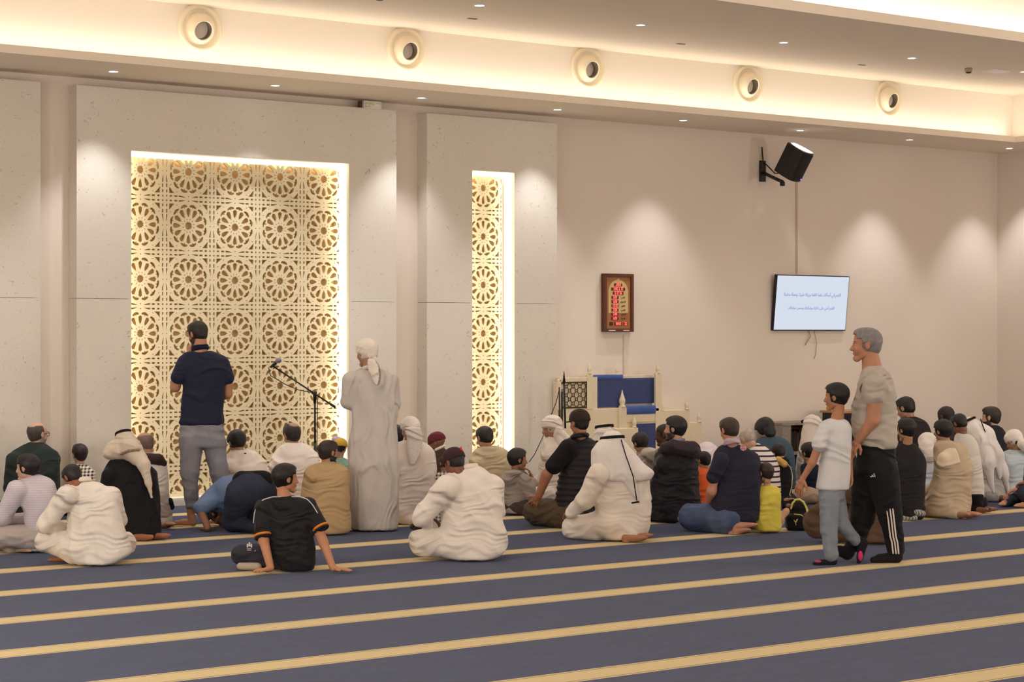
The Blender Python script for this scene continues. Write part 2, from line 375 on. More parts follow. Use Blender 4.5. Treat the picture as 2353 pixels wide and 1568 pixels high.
# round air nozzles in the cove face
M_NOZ = mat('nozzle_enamel', (240, 226, 198), 0.4, 0.4); M_DUCT = mat('duct_inside', (120, 108, 92), 0.5)
def nozzle_mesh():
    b1 = bmesh.new(); M = Matrix.Rotation(math.pi / 2, 4, 'X')
    lathe(b1, [(.232, 0), (.232, .02), (.222, .03), (.196, .03), (.188, .022), (.172, -.004), (.150, .004), (.142, .012)], 48, M)
    b2 = bmesh.new()
    lathe(b2, [(.150, -.03), (.150, .0), (.143, .03), (.128, .062), (.108, .088), (.099, .095), (.092, .092), (.088, .085)], 48)
    b3 = bmesh.new(); lathe(b3, [(.088, .085), (.087, .03), (.085, -.06), (.0005, -.06)], 40)
    return b1, b2, b3
first = None
for i, x in enumerate((8.98, 11.34, 13.73, 16.14, 18.52)):
    lab = ['leftmost round cream air nozzle in the cove face above the big niche', 'round cream air nozzle, second from left in the cove face', 'middle round cream air nozzle in the cove face',
           'round cream air nozzle above the wall speaker side, second from right', 'rightmost round cream air nozzle near the ceiling corner'][i]
    e = empty('air_nozzle', (x, FASY, 4.617), lab, 'air vent', 'air nozzles in the cove face')
    tl, pn = [(.36, -.02), (.30, .02), (.28, .05), (.36, .08), (.32, .12)][i]
    if first is None:
        b1, b2, b3 = nozzle_mesh()
        first = [bm_obj('flange', b1, M_NOZ, e, True), bm_obj('jet_cone', b2, M_NOZ, e, True), bm_obj('duct_throat', b3, M_DUCT, e, True)]
        kids = first
    else:
        kids = []
        for o in first:
            c_ = o.copy(); link(c_, e); kids.append(c_)
    for k_, o in enumerate(kids[1:]):
        # cone points towards the room, tilted down and to the right
        o.rotation_euler = (Matrix.Rotation(pn, 3, 'Z') @ Matrix.Rotation(math.pi / 2 + tl, 3, 'X')).to_euler()
M_DL = mat('downlight_lens', (255, 252, 250), 0.5, emit=((240, 240, 255), 14)); M_TRIM = mat('downlight_trim', (245, 240, 235), 0.4)
def downlight(x, y, z, lab, grp):
    e = empty('downlight', (x, y, z), lab, 'ceiling light', grp)
    if not hasattr(downlight, 'm'):
        b1 = bmesh.new(); lathe(b1, [(.062, 0), (.06, -.006), (.045, -.006), (.042, .0)], 24)
        b2 = bmesh.new(); bmesh.ops.create_circle(b2, cap_ends=True, segments=24, radius=.043, matrix=Matrix.Translation((0, 0, -.003)))
        downlight.m = (bm_obj('trim_ring', b1, M_TRIM, e, True), bm_obj('lens', b2, M_DL, e))
    else:
        for o in downlight.m: link(o.copy(), e)
pos1 = ['left of the wide marble panel', 'above the left end of the big niche', 'above the right end of the big niche', 'above the gap between the two marble panels', 'just right of the slim marble panel', 'above the wall clock side of the plain wall', 'just above the wall speaker', 'right of the wall speaker', 'in the far right ceiling corner']
for i, (x, y) in enumerate(DOWN1):
    if x < 8: continue
    k = [p for p in DOWN1 if p[0] >= 8].index((x, y))
    downlight(x, y, ZC, 'small recessed light in the lowered ceiling ' + ['above the left end of the big niche', 'above the right half of the big niche', 'above the gap between the marble panels', 'at the right edge of the slim marble panel', 'above the wall clock', 'right above the wall speaker', 'above the wall screen side, right of the speaker', 'in the far right corner'][k], 'recessed lights along the back wall')
vis2 = [p for p in DOWN2 if p[0] > 10.5]
for i, (x, y) in enumerate(vis2):
    downlight(x, y, Z2, ['leftmost', 'second from left', 'third from left', 'second from right', 'rightmost'][i] + ' recessed light in the upper ceiling', 'recessed lights in the upper ceiling')
# small fittings on the upper ceiling
e = empty('ceiling_sensor', (18.32, 15.55, Z2), 'small round grey sensor hanging from the upper ceiling', 'sensor')
b1 = bmesh.new(); lathe(b1, [(.0, 0), (.045, 0), (.045, -.03), (.036, -.05), (.0, -.05)], 20); bm_obj('housing', b1, mat('sensor_grey', (170, 150, 135), .5), e, True)
b1 = bmesh.new(); lathe(b1, [(.0, -.05), (.034, -.05), (.028, -.062), (.0, -.062)], 20); bm_obj('dark_lens', b1, mat('dark_lens', (30, 22, 20), .3), e, True)
e = empty('air_grille', (18.78, 15.52, Z2), 'flat white slotted grille in the upper ceiling near the right corner', 'air vent')
boxo('frame', -.15, .15, -.08, .08, -.012, 0, M_TRIM, e)
for k in range(4): boxo('slat', -.13, .13, -.06 + k * .034, -.045 + k * .034, -.018, -.012, M_TRIM, e)
e = empty('smoke_detector', (10.05, 15.5, Z2), 'dark small detector at the top edge of the photo', 'sensor')
b1 = bmesh.new(); lathe(b1, [(.0, 0), (.05, 0), (.05, -.02), (.03, -.04), (.0, -.04)], 20); bm_obj('housing', b1, mat('sensor_dark', (90, 75, 65), .5), e, True)
for i, (x, y) in enumerate(((14.3, 16.1), (17.1, 16.1), (11.5, 16.05))):
    o = boxo('ceiling_slot', -.05, .05, -.02, .02, -.006, .0, mat('slot_shadow', (150, 130, 115), .7)); o.location = (x, y, Z2)
    tag(o, ['tiny slot vent in the upper ceiling between the second and third nozzle', 'tiny slot vent in the upper ceiling left of the rightmost nozzle', 'tiny slot vent in the upper ceiling near its top left lights'][i], 'vent', 'tiny slots in the upper ceiling')
# emergency light above the marble
e = empty('emergency_light', (11.42, YF + .05, 4.125), 'small white emergency light on top of the wide marble panel', 'emergency light')
boxo('housing', -.11, .11, -.06, .02, -.045, .04, mat('white_plastic', (235, 228, 215), .4), e, .006)
boxo('lens', -.095, .095, -.066, -.06, -.03, .025, mat('silver_lens', (220, 215, 190), .15, .6, (40, .3)), e)
boxo('bracket', -.14, -.11, -.02, .02, -.03, .035, mat('dark_bracket', (90, 62, 45), .5), e)
# ---------------------------------------------------------------- wall things
M_BLK = mat('black_plastic', (34, 30, 30), 0.45, 0.4); M_WHT = mat('white_plastic', (235, 228, 215), .4)
def txt(name, body, size, m, parent, loc, rot=(math.pi / 2, 0, 0), align='CENTER', sx=1.0, bold=0):
    cu = bpy.data.curves.new(name, 'FONT'); cu.body = body; cu.size = size; cu.align_x = align; cu.align_y = 'CENTER'
    cu.extrude = .0012; cu.offset = bold; cu.resolution_u = 2
    o = bpy.data.objects.new(name, cu); C.collection.objects.link(o); bpy.context.view_layer.update()
    me = bpy.data.meshes.new_from_object(o.evaluated_get(bpy.context.evaluated_depsgraph_get()))
    bpy.data.objects.remove(o)
    me.materials.clear(); me.materials.append(m)
    o = link(bpy.data.objects.new(name, me), parent); o.location = loc; o.rotation_euler = rot; o.scale = (sx, 1, 1)
    return o
# Arabic shaping: joined presentation forms, then reversed for left-to-right drawing
_AR = {'ا': ('\uFE8D', '\uFE8E', None, None), 'أ': ('\uFE83', '\uFE84', None, None), 'إ': ('\uFE87', '\uFE88', None, None),
       'ة': ('\uFE93', '\uFE94', None, None), 'د': ('\uFEA9', '\uFEAA', None, None), 'ذ': ('\uFEAB', '\uFEAC', None, None), 'ر': ('\uFEAD', '\uFEAE', None, None),
       'ز': ('\uFEAF', '\uFEB0', None, None), 'و': ('\uFEED', '\uFEEE', None, None), 'ء': ('\uFE80', None, None, None)}
def _dual(ch, base): _AR[ch] = tuple(chr(base + i) for i in (0, 1, 2, 3))
for ch, b_ in (('ب', 0xFE8F), ('ت', 0xFE95), ('ث', 0xFE99), ('ج', 0xFE9D), ('ح', 0xFEA1), ('خ', 0xFEA5), ('س', 0xFEB1), ('ش', 0xFEB5), ('ص', 0xFEB9), ('ط', 0xFEC1),
               ('ظ', 0xFEC5), ('ع', 0xFEC9), ('غ', 0xFECD), ('ف', 0xFED1), ('ق', 0xFED5), ('ك', 0xFED9), ('ل', 0xFEDD), ('م', 0xFEE1), ('ن', 0xFEE5), ('ه', 0xFEE9), ('ي', 0xFEF1)): _dual(ch, b_)
_AR['ى'] = ('\uFEEF', '\uFEF0', None, None)
def arabic(s):
    out = []
    for i, ch in enumerate(s):
        if ch not in _AR: out.append(ch); continue
        f = _AR[ch]
        prev = i > 0 and s[i - 1] in _AR and _AR[s[i - 1]][2] is not None and f[1] is not None
        nxt = i + 1 < len(s) and s[i + 1] in _AR and f[2] is not None and _AR[s[i + 1]][1] is not None
        out.append(f[3] if prev and nxt else f[1] if prev else f[2] if nxt else f[0])
    return ''.join(reversed(out))

# wall screen
tv = empty('wall_screen', (18.06, YB - .03, 2.09), 'flat wall screen showing two lines of Arabic text on pale blue', 'screen')
tl = math.radians(6)
sc_ = empty('screen_panel', (0, -.045, 0)); sc_.parent = tv; sc_.rotation_euler = (tl, 0, 0)
boxo('casing', -.645, .645, 0, .045, -.35, .35, mat('screen_casing', (28, 27, 38), .35), sc_, .004)
boxo('display', -.632, .632, -.003, 0, -.337, .34, mat('display_glow', (60, 62, 70), .4, emit=((222, 232, 248), 0.93)), sc_)
M_TT = mat('screen_text', (120, 130, 175), .5, emit=((128, 138, 190), .8)); M_TL = mat('screen_rule', (185, 195, 215), .5, emit=((178, 190, 215), .85))
bm = bmesh.new()
for z0, z1, xa, xb in ((.06, .15, -.50, .52), (-.105, -.02, -.50, .51)):
    for a, b_, c_, d in ((xa, xb, z1, z1 + .004), (xa, xb, z0, z0 + .004), (xa, xa + .003, z0, z1), (xb, xb + .003, z0, z1)): bbox(bm, a, b_, -.0045, -.0032, c_, d)
bm_obj('text_frame', bm, M_TL, sc_)
txt('screen_text', arabic('اللهم إني أسألك علما نافعا ورزقا طيبا، وعملا متقبلا'), .0515, M_TT, sc_, (0, -.004, .105), bold=.0006, sx=1)
txt('screen_text', arabic('اللهم أعني على ذكرك وشكرك وحسن عبادتك'), .0465, M_TT, sc_, (0, -.004, -.062), bold=.0006, sx=1)
boxo('wall_bracket', -.15, .15, -.005, .03, -.12, .12, M_BLK, tv)
bm = bmesh.new(); tube(bm, [(.0, 0.01, -.35), (.02, .0, -.42), (-.05, .0, -.5), (-.06, .01, -.53)], .006); tube(bm, [(.10, 0.01, -.35), (.13, .0, -.5), (.12, .01, -.66), (.10, .015, -.70)], .004)
bm_obj('screen_cable', bm, mat('grey_cable', (165, 145, 135), .5), tv, True)
tag(boxo('cable_duct', 17.845, 17.87, YB - .018, YB, 2.46, 3.70, mat('cable_duct', (205, 184, 165), .6)), 'painted vertical cable duct on the wall above the screen', 'cable duct')
# digital prayer-time clock
ck = empty('digital_wall_clock', (14.91, YB - .045, 2.065), 'wooden framed digital wall clock with red numerals and a golden arch', 'wall clock')
M_FR = mat('walnut_frame', (96, 52, 34), .4, .4, (8, .2), stretch=(1, 1, .2))
bm = bmesh.new()
for a in ((-.225, -.185, -.34, .34), (.185, .225, -.34, .34), (-.185, .185, .30, .34), (-.185, .185, -.34, -.30)): bbox(bm, a[0], a[1], -.02, .042, a[2], a[3])
bm_obj('frame', bm, M_FR, ck, bevel=.006)
boxo('face_plate', -.187, .187, 0, .02, -.302, .302, mat('bronze_plate', (170, 112, 70), .5), ck)
bm = bmesh.new()
arch = [(-.15, -.12), (-.15, .12)] + [(-.15 + .15 * (1 - math.cos(t)) * 1, .12 + .15 * math.sin(t)) for t in [i * math.pi / 16 for i in range(1, 8)]] + [(0, .285)]
arch = arch + [(-x, z) for x, z in arch[::-1][1:]]
bm.faces.new([bm.verts.new((x, -.002, z)) for x, z in arch]); bm_obj('golden_arch', bm, mat('golden_arch', (214, 186, 130), .45), ck)
M_WIN = mat('led_window', (96, 16, 18), .3, emit=((120, 10, 16), .35)); M_DIG = mat('led_digits', (255, 90, 90), .4, emit=((255, 92, 92), 1.6))
def win(x0, x1, z, t, size=.045, h_=.017, ar=False):
    boxo('number_window', x0, x1, -.006, -.001, z - h_, z + h_, M_WIN, ck)
    txt('number', t, size, M_DIG, ck, ((x0 + x1) / 2, -.0075, z), sx=.8, bold=.0008)
win(-.065, .055, .21, arabic('الثلاثاء'), .04)
win(-.11, .10, .160, '1445. 6. 13', .04); win(-.085, .075, .112, '5 37 56', .046)
for k, t in enumerate(('5:39', '6:58', '12:22', '3:18', '5:40', '6:59')): win(-.105, 0.0, .062 - .049 * k, t, .044)
win(-.06, .055, -.245, '00:03', .046); win(.08, .135, -.245, '22', .046)
boxo('sensor_window', -.135, -.085, -.006, -.001, -.265, -.225, mat('dark_window', (70, 40, 30), .3), ck)
for k, t in enumerate(('الفجر', 'الشروق', 'الظهر', 'العصر', 'المغرب', 'العشاء')): txt('prayer_name', arabic(t), .028, mat('ink', (90, 66, 40), .6), ck, (.07, -.004, .062 - .049 * k), sx=1)
boxo('maker_strip', -.16, -.06, -.022, -.0195, -.328, -.318, M_WHT, ck); boxo('maker_strip', .06, .15, -.022, -.0195, -.328, -.318, M_WHT, ck)
tag(boxo('cable_duct', 15.02, 15.045, YB - .02, YB, 1.2, 1.69, mat('white_duct', (226, 214, 200), .5)), 'white vertical cable duct on the wall below the digital clock', 'cable duct')
# wall speaker on bracket
sp = empty('wall_speaker', (17.26, YB - .01, 3.72), 'black loudspeaker tilted down on a wall bracket below the ceiling', 'speaker')
boxo('wall_plate', -.045, .045, -.02, .01, -.13, .13, M_BLK, sp, .004)
bm = bmesh.new(); q_ = px_on_y(1798, 418, 17.42); q_ = (q_[0] - 17.26, q_[1] - YB + .01, q_[2] - 3.72); tube(bm, [(0, -.02, -.02), (q_[0] * .5, q_[1] * .5, q_[2] * .55), q_], .022); tube(bm, [q_, (q_[0], q_[1], q_[2] - .05)], .03)
bm_obj('arm', bm, M_BLK, sp, True)
bm = bmesh.new(); tube(bm, [(-.015, -.01, .30), (-.01, -.015, .2), (.0, -.02, .12), (.05, -.05, .06), (.1, -.12, -.03), (.12, -.17, -.03)], .008); bm_obj('cable', bm, M_BLK, sp, True)
bm = bmesh.new(); bbox(bm, -.035, -.01, -.008, .01, .12, .30); bm_obj('cable_channel', bm, mat('white_duct2', (210, 196, 172), .5), sp)
SPC = px_on_y(1822, 372, 17.38); cb = empty('cabinet', (SPC[0] - 17.26, SPC[1] - YB + .01, SPC[2] - 3.72)); cb.parent = sp
cb.rotation_euler = (Matrix.Rotation(math.radians(16), 3, 'Z') @ Matrix.Rotation(math.radians(30), 3, 'X')).to_euler()
def dshape(bm, z0, z1, w=.135, d0=.13, front=.16, mi=0):
    pts = [(-w * .72, d0), (w * .72, d0), (w, -.02), (w, -front + .04)] + [(w * math.cos(t), -front + .04 - .05 * math.sin(t)) for t in [math.pi * i / 10 for i in range(1, 10)]] + [(-w, -front + .04), (-w, -.02)]
    a = [bm.verts.new((x, y, z0)) for x, y in pts]; b_ = [bm.verts.new((x, y, z1)) for x, y in pts]
    bm.faces.new(a); bm.faces.new(b_[::-1])
    for i in range(len(pts)): bm.faces.new((a[i], a[(i + 1) % len(pts)], b_[(i + 1) % len(pts)], b_[i]))
bm = bmesh.new(); dshape(bm, -.19, .19); bm_obj('shell', bm, M_BLK, cb)
bm = bmesh.new(); dshape(bm, .19, .198, .131, .125, .155); bm_obj('top_plate', bm, mat('satin_top', (120, 112, 108), .22, .6), cb)
bm = bmesh.new(); bbox(bm, -.02, .04, -.02, .02, .197, .2); bm_obj('top_grip', bm, M_BLK, cb)
bm = bmesh.new(); dshape(bm, -.17, .17, .125, -.0, .172); bm_obj('grille', bm, mat('grille', (42, 40, 40), .7, .2, (200, .3), (260, .8, .004)), cb)
bm = bmesh.new(); bmesh.ops.create_uvsphere(bm, u_segments=12, v_segments=8, radius=.010); o = bm_obj('power_light', bm, mat('blue_led', (90, 80, 255), .4, emit=((90, 80, 255), 3)), cb, True); o.location = (-.01, -.213, -.135)

# ---------------------------------------------------------------- minbar (stepped wooden pulpit with blue upholstery)
M_CRM = mat('cream_wood', (232, 216, 186), .5, .3, (3, .03)); M_BLU = mat('blue_velvet', (42, 58, 110), .6, .3, (10, .1), sheen=.4); M_BLU2 = mat('blue_satin', (52, 84, 160), .35, .4, (8, .15), sheen=.3)
mb = empty('wooden_minbar', (13.845, 17.64, 0), 'cream wooden stepped pulpit with blue upholstered seat under the clock', 'pulpit'); mb.scale = (1.0, .40, .99)
def finial(x, y, z, s_=1.0):
    b1 = bmesh.new(); lathe(b1, [(.0, 0), (.026, 0), (.026, .012), (.016, .02), (.024, .04), (.022, .06), (.008, .10), (.003, .125), (.0, .13)], 14)
    o = bm_obj('finial', b1, M_CRM, mb, True); o.location = (x, y, z); o.scale = (s_, s_ / .4, s_)
def mbox(n, *a, m=M_CRM, bv=.008): return boxo(n, *a, m, mb, bv)
mbox('left_body', 0.065, .93, .02, .68, 0, .855)
mbox('top_rail', .0, .42, 0, .06, 1.17, 1.22); mbox('post', .40, .49, 0, .09, .85, 1.255); finial(.445, .045, 1.255, 1.05)
mbox('post', -.02, .03, 0, .05, .85, 1.2)
boxo('side_panel', .49, .56, .03, .66, .855, 1.22, M_CRM, mb)
mbox('post', 1.44, 1.53, .02, .11, .0, 1.25); finial(1.485, .065, 1.25, 1.05); finial(.97, .38, 1.235, 1.0)
mbox('backrest_frame', .5, 1.5, .34, .42, .84, 1.235)
boxo('back_cushion', .97, 1.50, .22, .34, .90, 1.20, M_BLU, mb, .012)
bm = bmesh.new(); bbox(bm, .51, .97, .10, .14, .865, 1.225); bm_obj('side_cushion', bm, M_BLU, mb, bevel=.012)
bm = bmesh.new(); bbox(bm, .51, .97, .085, .15, 1.195, 1.245); bm_obj('cushion_roll', bm, M_BLU2, mb, bevel=.018)
boxo('seat_cushion', .93, 1.52, .02, .60, .775, .875, M_BLU2, mb, .035)
mbox('seat_base', .93, 1.46, .06, .64, .68, .775)
boxo('front_cushion', 1.14, 1.45, .03, .07, .10, .665, M_BLU, mb, .01)
mbox('front_frame', .93, 1.46, .08, .64, 0, .68)
mbox('left_step', .86, .97, -.06, .06, 0, .86); finial(.92, 0, .86, 1.6)
mbox('lower_step', .80, 1.13, -.10, .06, 0, .62); finial(1.09, -.04, .62, 1.1)
mbox('right_body', 1.53, 1.97, .02, .68, 0, .81); finial(1.93, .05, .81, 1.15); finial(1.55, .05, .81, .7)
mbox('right_lower_body', 1.97, 2.16, .02, .68, 0, .655); finial(2.13, .06, .655, 1.15)
# black pierced panel
lt = bmesh.new()
px0, px1, pz0, pz1 = .0, .40, .875, 1.165
def bar(bm, x0, z0, x1, z1, w=.007, y=.005):
    d = Vector((x1 - x0, z1 - z0)); L_ = d.length; d.normalize(); n = Vector((-d.y, d.x)) * w / 2
    q = [(x0 + n.x, z0 + n.y), (x0 - n.x, z0 - n.y), (x1 - n.x, z1 - n.y), (x1 + n.x, z1 + n.y)]
    a = [bm.verts.new((p[0], y, p[1])) for p in q]; b_ = [bm.verts.new((p[0], y + .012, p[1])) for p in q]
    bm.faces.new(a); bm.faces.new(b_[::-1])
    for i in range(4): bm.faces.new((a[i], a[(i + 1) % 4], b_[(i + 1) % 4], b_[i]))
for a in ((px0, pz0, px1, pz0), (px0, pz1, px1, pz1), (px0, pz0, px0, pz1), (px1, pz0, px1, pz1)): bar(lt, *a, w=.014)
n_ = 4; cw, ch = (px1 - px0) / n_, (pz1 - pz0) / 3
for i in range(n_):
    for j in range(3):
        cx, cz = px0 + (i + .5) * cw, pz0 + (j + .5) * ch
        r = .36 * cw
        oc = [(cx + r * math.cos(math.pi / 8 + k * math.pi / 4), cz + r * 1.02 * math.sin(math.pi / 8 + k * math.pi / 4)) for k in range(8)]
        for k in range(8):
            bar(lt, *oc[k], *oc[(k + 1) % 8], w=.0075)
        for k in range(8):
            ex, ez = cx + cw * .5 * (1 if oc[k][0] > cx else -1), oc[k][1]
            if k in (0, 3, 4, 7): bar(lt, *oc[k], ex, cz + (ez - cz) * 1.25, w=.007)
            else: bar(lt, *oc[k], cx + (oc[k][0] - cx) * 1.25, cz + ch * .5 * (1 if oc[k][1] > cz else -1), w=.007)
for i in range(1, n_ * 2):
    pass
bm_obj('pierced_panel', lt, mat('dark_fretwork', (62, 48, 22), .5), mb)
mbox('panel_back', .03, .41, .05, .07, .86, 1.17)
mbox('panel_side', -.02, .0, .05, .24, .0, 1.17)

# bookcase and desk behind the worshippers
bk = empty('low_bookcase', (17.15, 17.45, 0), 'low dark bookcase with carved stone edge by the back wall', 'bookcase')
M_STN = mat('carved_stone_edge', (150, 138, 128), .7, .2, (60, .35), (60, .9, .01)); M_DK = mat('dark_shelf', (52, 36, 28), .5)
boxo('side', 0, .14, 0, .42, 0, .59, M_STN, bk); boxo('top', 0, .86, -.01, .42, .585, .615, M_STN, bk); boxo('side', .80, .86, 0, .42, 0, .59, M_STN, bk)
boxo('back', .14, .80, .38, .42, 0, .59, M_DK, bk); boxo('shelf', .14, .80, .02, .38, .22, .26, M_STN, bk); boxo('inner_side', .14, .16, .0, .38, 0, .585, M_DK, bk)
for k, (x, w_, h_, col) in enumerate(((.18, .05, .24, (46, 30, 26)), (.235, .05, .25, (38, 26, 24)), (.29, .045, .23, (60, 44, 30)), (.34, .06, .26, (40, 26, 22)), (.52, .05, .27, (168, 150, 96)), (.60, .05, .26, (44, 30, 28)), (.66, .05, .25, (34, 26, 24)))):
    o = tag(boxo('book', 0, w_, 0, .16, 0, h_, mat('book_cover', col, .5), None, .004), 
        ['dark brown book at the left of the bookcase shelf', 'dark book second from left on the bookcase shelf', 'dull brown book third from left on the bookcase shelf', 'thick dark red-brown book in the middle of the bookcase', 'tall yellowish book standing on the bookcase shelf', 'dark book right of the yellowish book', 'black book at the right end of the bookcase shelf'][k], 'book', 'books in the low bookcase')
    o.location = (17.15 + x, 17.50, .261)
dk = empty('wooden_desk_box', (18.12, 17.3, 0), 'small dark cabinet with a tan wooden top behind the walking boy', 'cabinet')
boxo('top', -.08, .50, -.02, .40, .715, .745, mat('tan_wood', (186, 142, 96), .5), dk, .004); boxo('body', -.05, .47, 0, .38, 0, .715, mat('dark_cabinet', (44, 46, 56), .5), dk)
boxo('front_panel', .0, .42, -.008, 0, .1, .68, mat('dark_cabinet_front', (36, 34, 38), .5), dk)

# ---------------------------------------------------------------- microphone stands
M_STAND = mat('stand_black', (26, 24, 26), .4, .5, metal=.3)
def px_at(px, py, depth):
    r = (px - CX) / FPX; p = FW * depth + RT * (r * depth); return Vector((p[0], p[1], EYE + depth * (HOR - py) / FPX))
DM = 20.0
bx = px_at(724, 1000, DM)
ms_ = empty('microphone_stand', (bx.x, bx.y, 0), 'black boom microphone stand in front of the big lattice niche', 'microphone stand')
def L_(p): return Vector((p[0] - bx.x, p[1] - bx.y, p[2]))
top = L_(px_at(723.5, 905, DM)); m0 = L_(px_at(626, 841, DM + .15)); m1 = L_(px_at(770, 936, DM - .08))
bm = bmesh.new(); tube(bm, [(0, 0, .06), (0, 0, top.z * .55)], .014); tube(bm, [(0, 0, top.z * .5), (top.x, top.y, top.z)], .010); bm_obj('pole', bm, M_STAND, ms_, True)
bm = bmesh.new(); tube(bm, [m0, m1], .0085); tube(bm, [m1 + (m0 - m1) * .07, m1], .014); bm_obj('boom_arm', bm, M_STAND, ms_, True)
bm = bmesh.new(); tube(bm, [(top.x, top.y, top.z + .02), (top.x, top.y, top.z - .02), (top.x, top.y, top.z - .10)], .024, r1=.014); bm_obj('boom_clutch', bm, M_STAND, ms_, True)
for k in range(3):
    a = 2 * math.pi * k / 3 + .4; bm = bmesh.new(); tube(bm, [(0, 0, .16), (.3 * math.cos(a), .3 * math.sin(a), .012)], .009); bm_obj('leg', bm, M_STAND, ms_, True)
bm = bmesh.new(); d_ = (m1 - m0).normalized()
pts = [m0 + Vector((-.02, 0, -.01)), m0 + Vector((-.045, 0, -.02)), m0 + Vector((-.02, 0, -.10)), m0 + (m1 - m0) * .22 + Vector((0, 0, -.10)), m0 + (m1 - m0) * .42 + Vector((0, 0, -.07)), m0 + (m1 - m0) * .62 + Vector((0, 0, -.01)), top + Vector((.03, 0, -.06)), top + Vector((.025, 0, -.5)), Vector((.03, 0, .1))]
tube(bm, pts, .0045); bm_obj('cable', bm, M_STAND, ms_, True)
mic = empty('microphone', tuple(Vector((bx.x, bx.y, 0)) + m0), 'microphone with grey mesh head clipped at the boom tip', 'microphone')
mh = L_(px_at(640, 829, DM + .1)) - m0
bm = bmesh.new(); tube(bm, [(-.02, 0, -.015), mh * .6], .013, r1=.019); bm_obj('handle', bm, M_STAND, mic, True)
bm = bmesh.new(); bmesh.ops.create_uvsphere(bm, u_segments=16, v_segments=12, radius=.03); o = bm_obj('mesh_head', bm, mat('mic_mesh', (130, 118, 140), .5, .4), mic, True); o.location = mh; o.scale = (1.1, 1.1, .9)
D2 = 22.1
bx2 = px_at(1291, 1000, D2)
m2 = empty('microphone_stand', (bx2.x, bx2.y, 0), 'folded black microphone stand leaning beside the pulpit fretwork', 'microphone stand')
def G2(px, py, dd=0): p = px_at(px, py, D2 + dd); return Vector((p.x - bx2.x, p.y - bx2.y, p.z))
bm = bmesh.new(); tube(bm, [(0, 0, .05), G2(1291, 900)], .013); tube(bm, [G2(1285, 890), G2(1286, 1000)], .008); bm_obj('pole', bm, M_STAND, m2, True)
bm = bmesh.new(); tube(bm, [G2(1299, 985), G2(1296, 876)], .011); tube(bm, [G2(1296, 880), G2(1296, 853)], .018, r1=.003); bm_obj('boom_arm', bm, M_STAND, m2, True)
bm = bmesh.new(); tube(bm, [G2(1285, 895), G2(1278, 925), G2(1262, 965), G2(1245, 1010), G2(1228, 1045), G2(1216, 1062)], .0045); bm_obj('cable', bm, M_STAND, m2, True)
for k in range(3):
    a = 2 * math.pi * k / 3; bm = bmesh.new(); tube(bm, [(0, 0, .14), (.22 * math.cos(a), .22 * math.sin(a), .012)], .009); bm_obj('leg', bm, M_STAND, m2, True)
# ---------------------------------------------------------------- implicit-surface figure builder
# local frame of a figure, in photo-scale units: x right, y down, d away from the viewer
BIG = 30.0
def cap(a, b, ra, rb=None): return ('c', np.array(a, float), np.array(b, float), ra, ra if rb is None else rb)
def ell(c, r, M=None): return ('e', np.array(c, float), np.array(r, float), np.eye(3) if M is None else M)
def rbox(c, h, M=None, r=2.0): return ('b', np.array(c, float), np.array(h, float), np.eye(3) if M is None else M, r)
def tor(c, M, R, r, sq=1.0): return ('t', np.array(c, float), M, R, r, sq)   # ring round the u axis (M rows f,u,s)
def loft(rows, p=2.3, end=7.0):
    """rows (y, xleft, xright, d_centre, d_radius)"""
    R = np.array(sorted(rows), float); y = R[:, 0]; yy = np.linspace(y[0], y[-1], 60)
    n = len(y); m = np.zeros_like(R)
    for i in range(n):
        if i == 0: m[i] = (R[1] - R[0]) / (y[1] - y[0])
        elif i == n - 1: m[i] = (R[-1] - R[-2]) / (y[-1] - y[-2])
        else:
            a = (R[i] - R[i - 1]) / (y[i] - y[i - 1]); b = (R[i + 1] - R[i]) / (y[i + 1] - y[i])
            m[i] = np.where(a * b > 0, 2 * a * b / np.where(a + b == 0, 1, a + b), 0)
    k = np.clip(np.searchsorted(y, yy) - 1, 0, n - 2); hh = y[k + 1] - y[k]; t = ((yy - y[k]) / hh)[:, None]; hh = hh[:, None]
    S = (2 * t**3 - 3 * t**2 + 1) * R[k] + (t**3 - 2 * t**2 + t) * hh * m[k] + (-2 * t**3 + 3 * t**2) * R[k + 1] + (t**3 - t**2) * hh * m[k + 1]
    return ('l', yy, S[:, 1:], p, end)
def grow(pr, a):
    """the same primitive, a units fatter"""
    k = pr[0]
    if k == 'c': return ('c', pr[1], pr[2], pr[3] + a, pr[4] + a)
    if k == 'e': return ('e', pr[1], pr[2] + a, pr[3])
    if k == 'b': return ('b', pr[1], pr[2] + a, pr[3], pr[4])
    if k == 't': return ('t', pr[1], pr[2], pr[3], pr[4] + a, pr[5])
    if k == 'l':
        S = pr[2].copy(); S[:, 0] -= a; S[:, 1] += a; S[:, 3] += a
        return ('l', pr[1], S, pr[3], pr[4])
    return pr
def bounds(p):
    k = p[0]
    if k == 'c':
        r = max(p[3], p[4]); return np.minimum(p[1], p[2]) - r, np.maximum(p[1], p[2]) + r
    if k == 'e': e = np.sqrt(((p[3].T * p[2]) ** 2).sum(1)); return p[1] - e, p[1] + e
    if k == 'b': e = np.abs(p[3].T * p[2]).sum(1); return p[1] - e, p[1] + e
    if k == 't': e = np.full(3, p[3] + p[4]); return p[1] - e, p[1] + e
    if k == 'l':
        S = p[2]; return np.array([S[:, 0].min(), p[1][0], (S[:, 2] - S[:, 3]).min()]), np.array([S[:, 1].max(), p[1][-1], (S[:, 2] + S[:, 3]).max()])
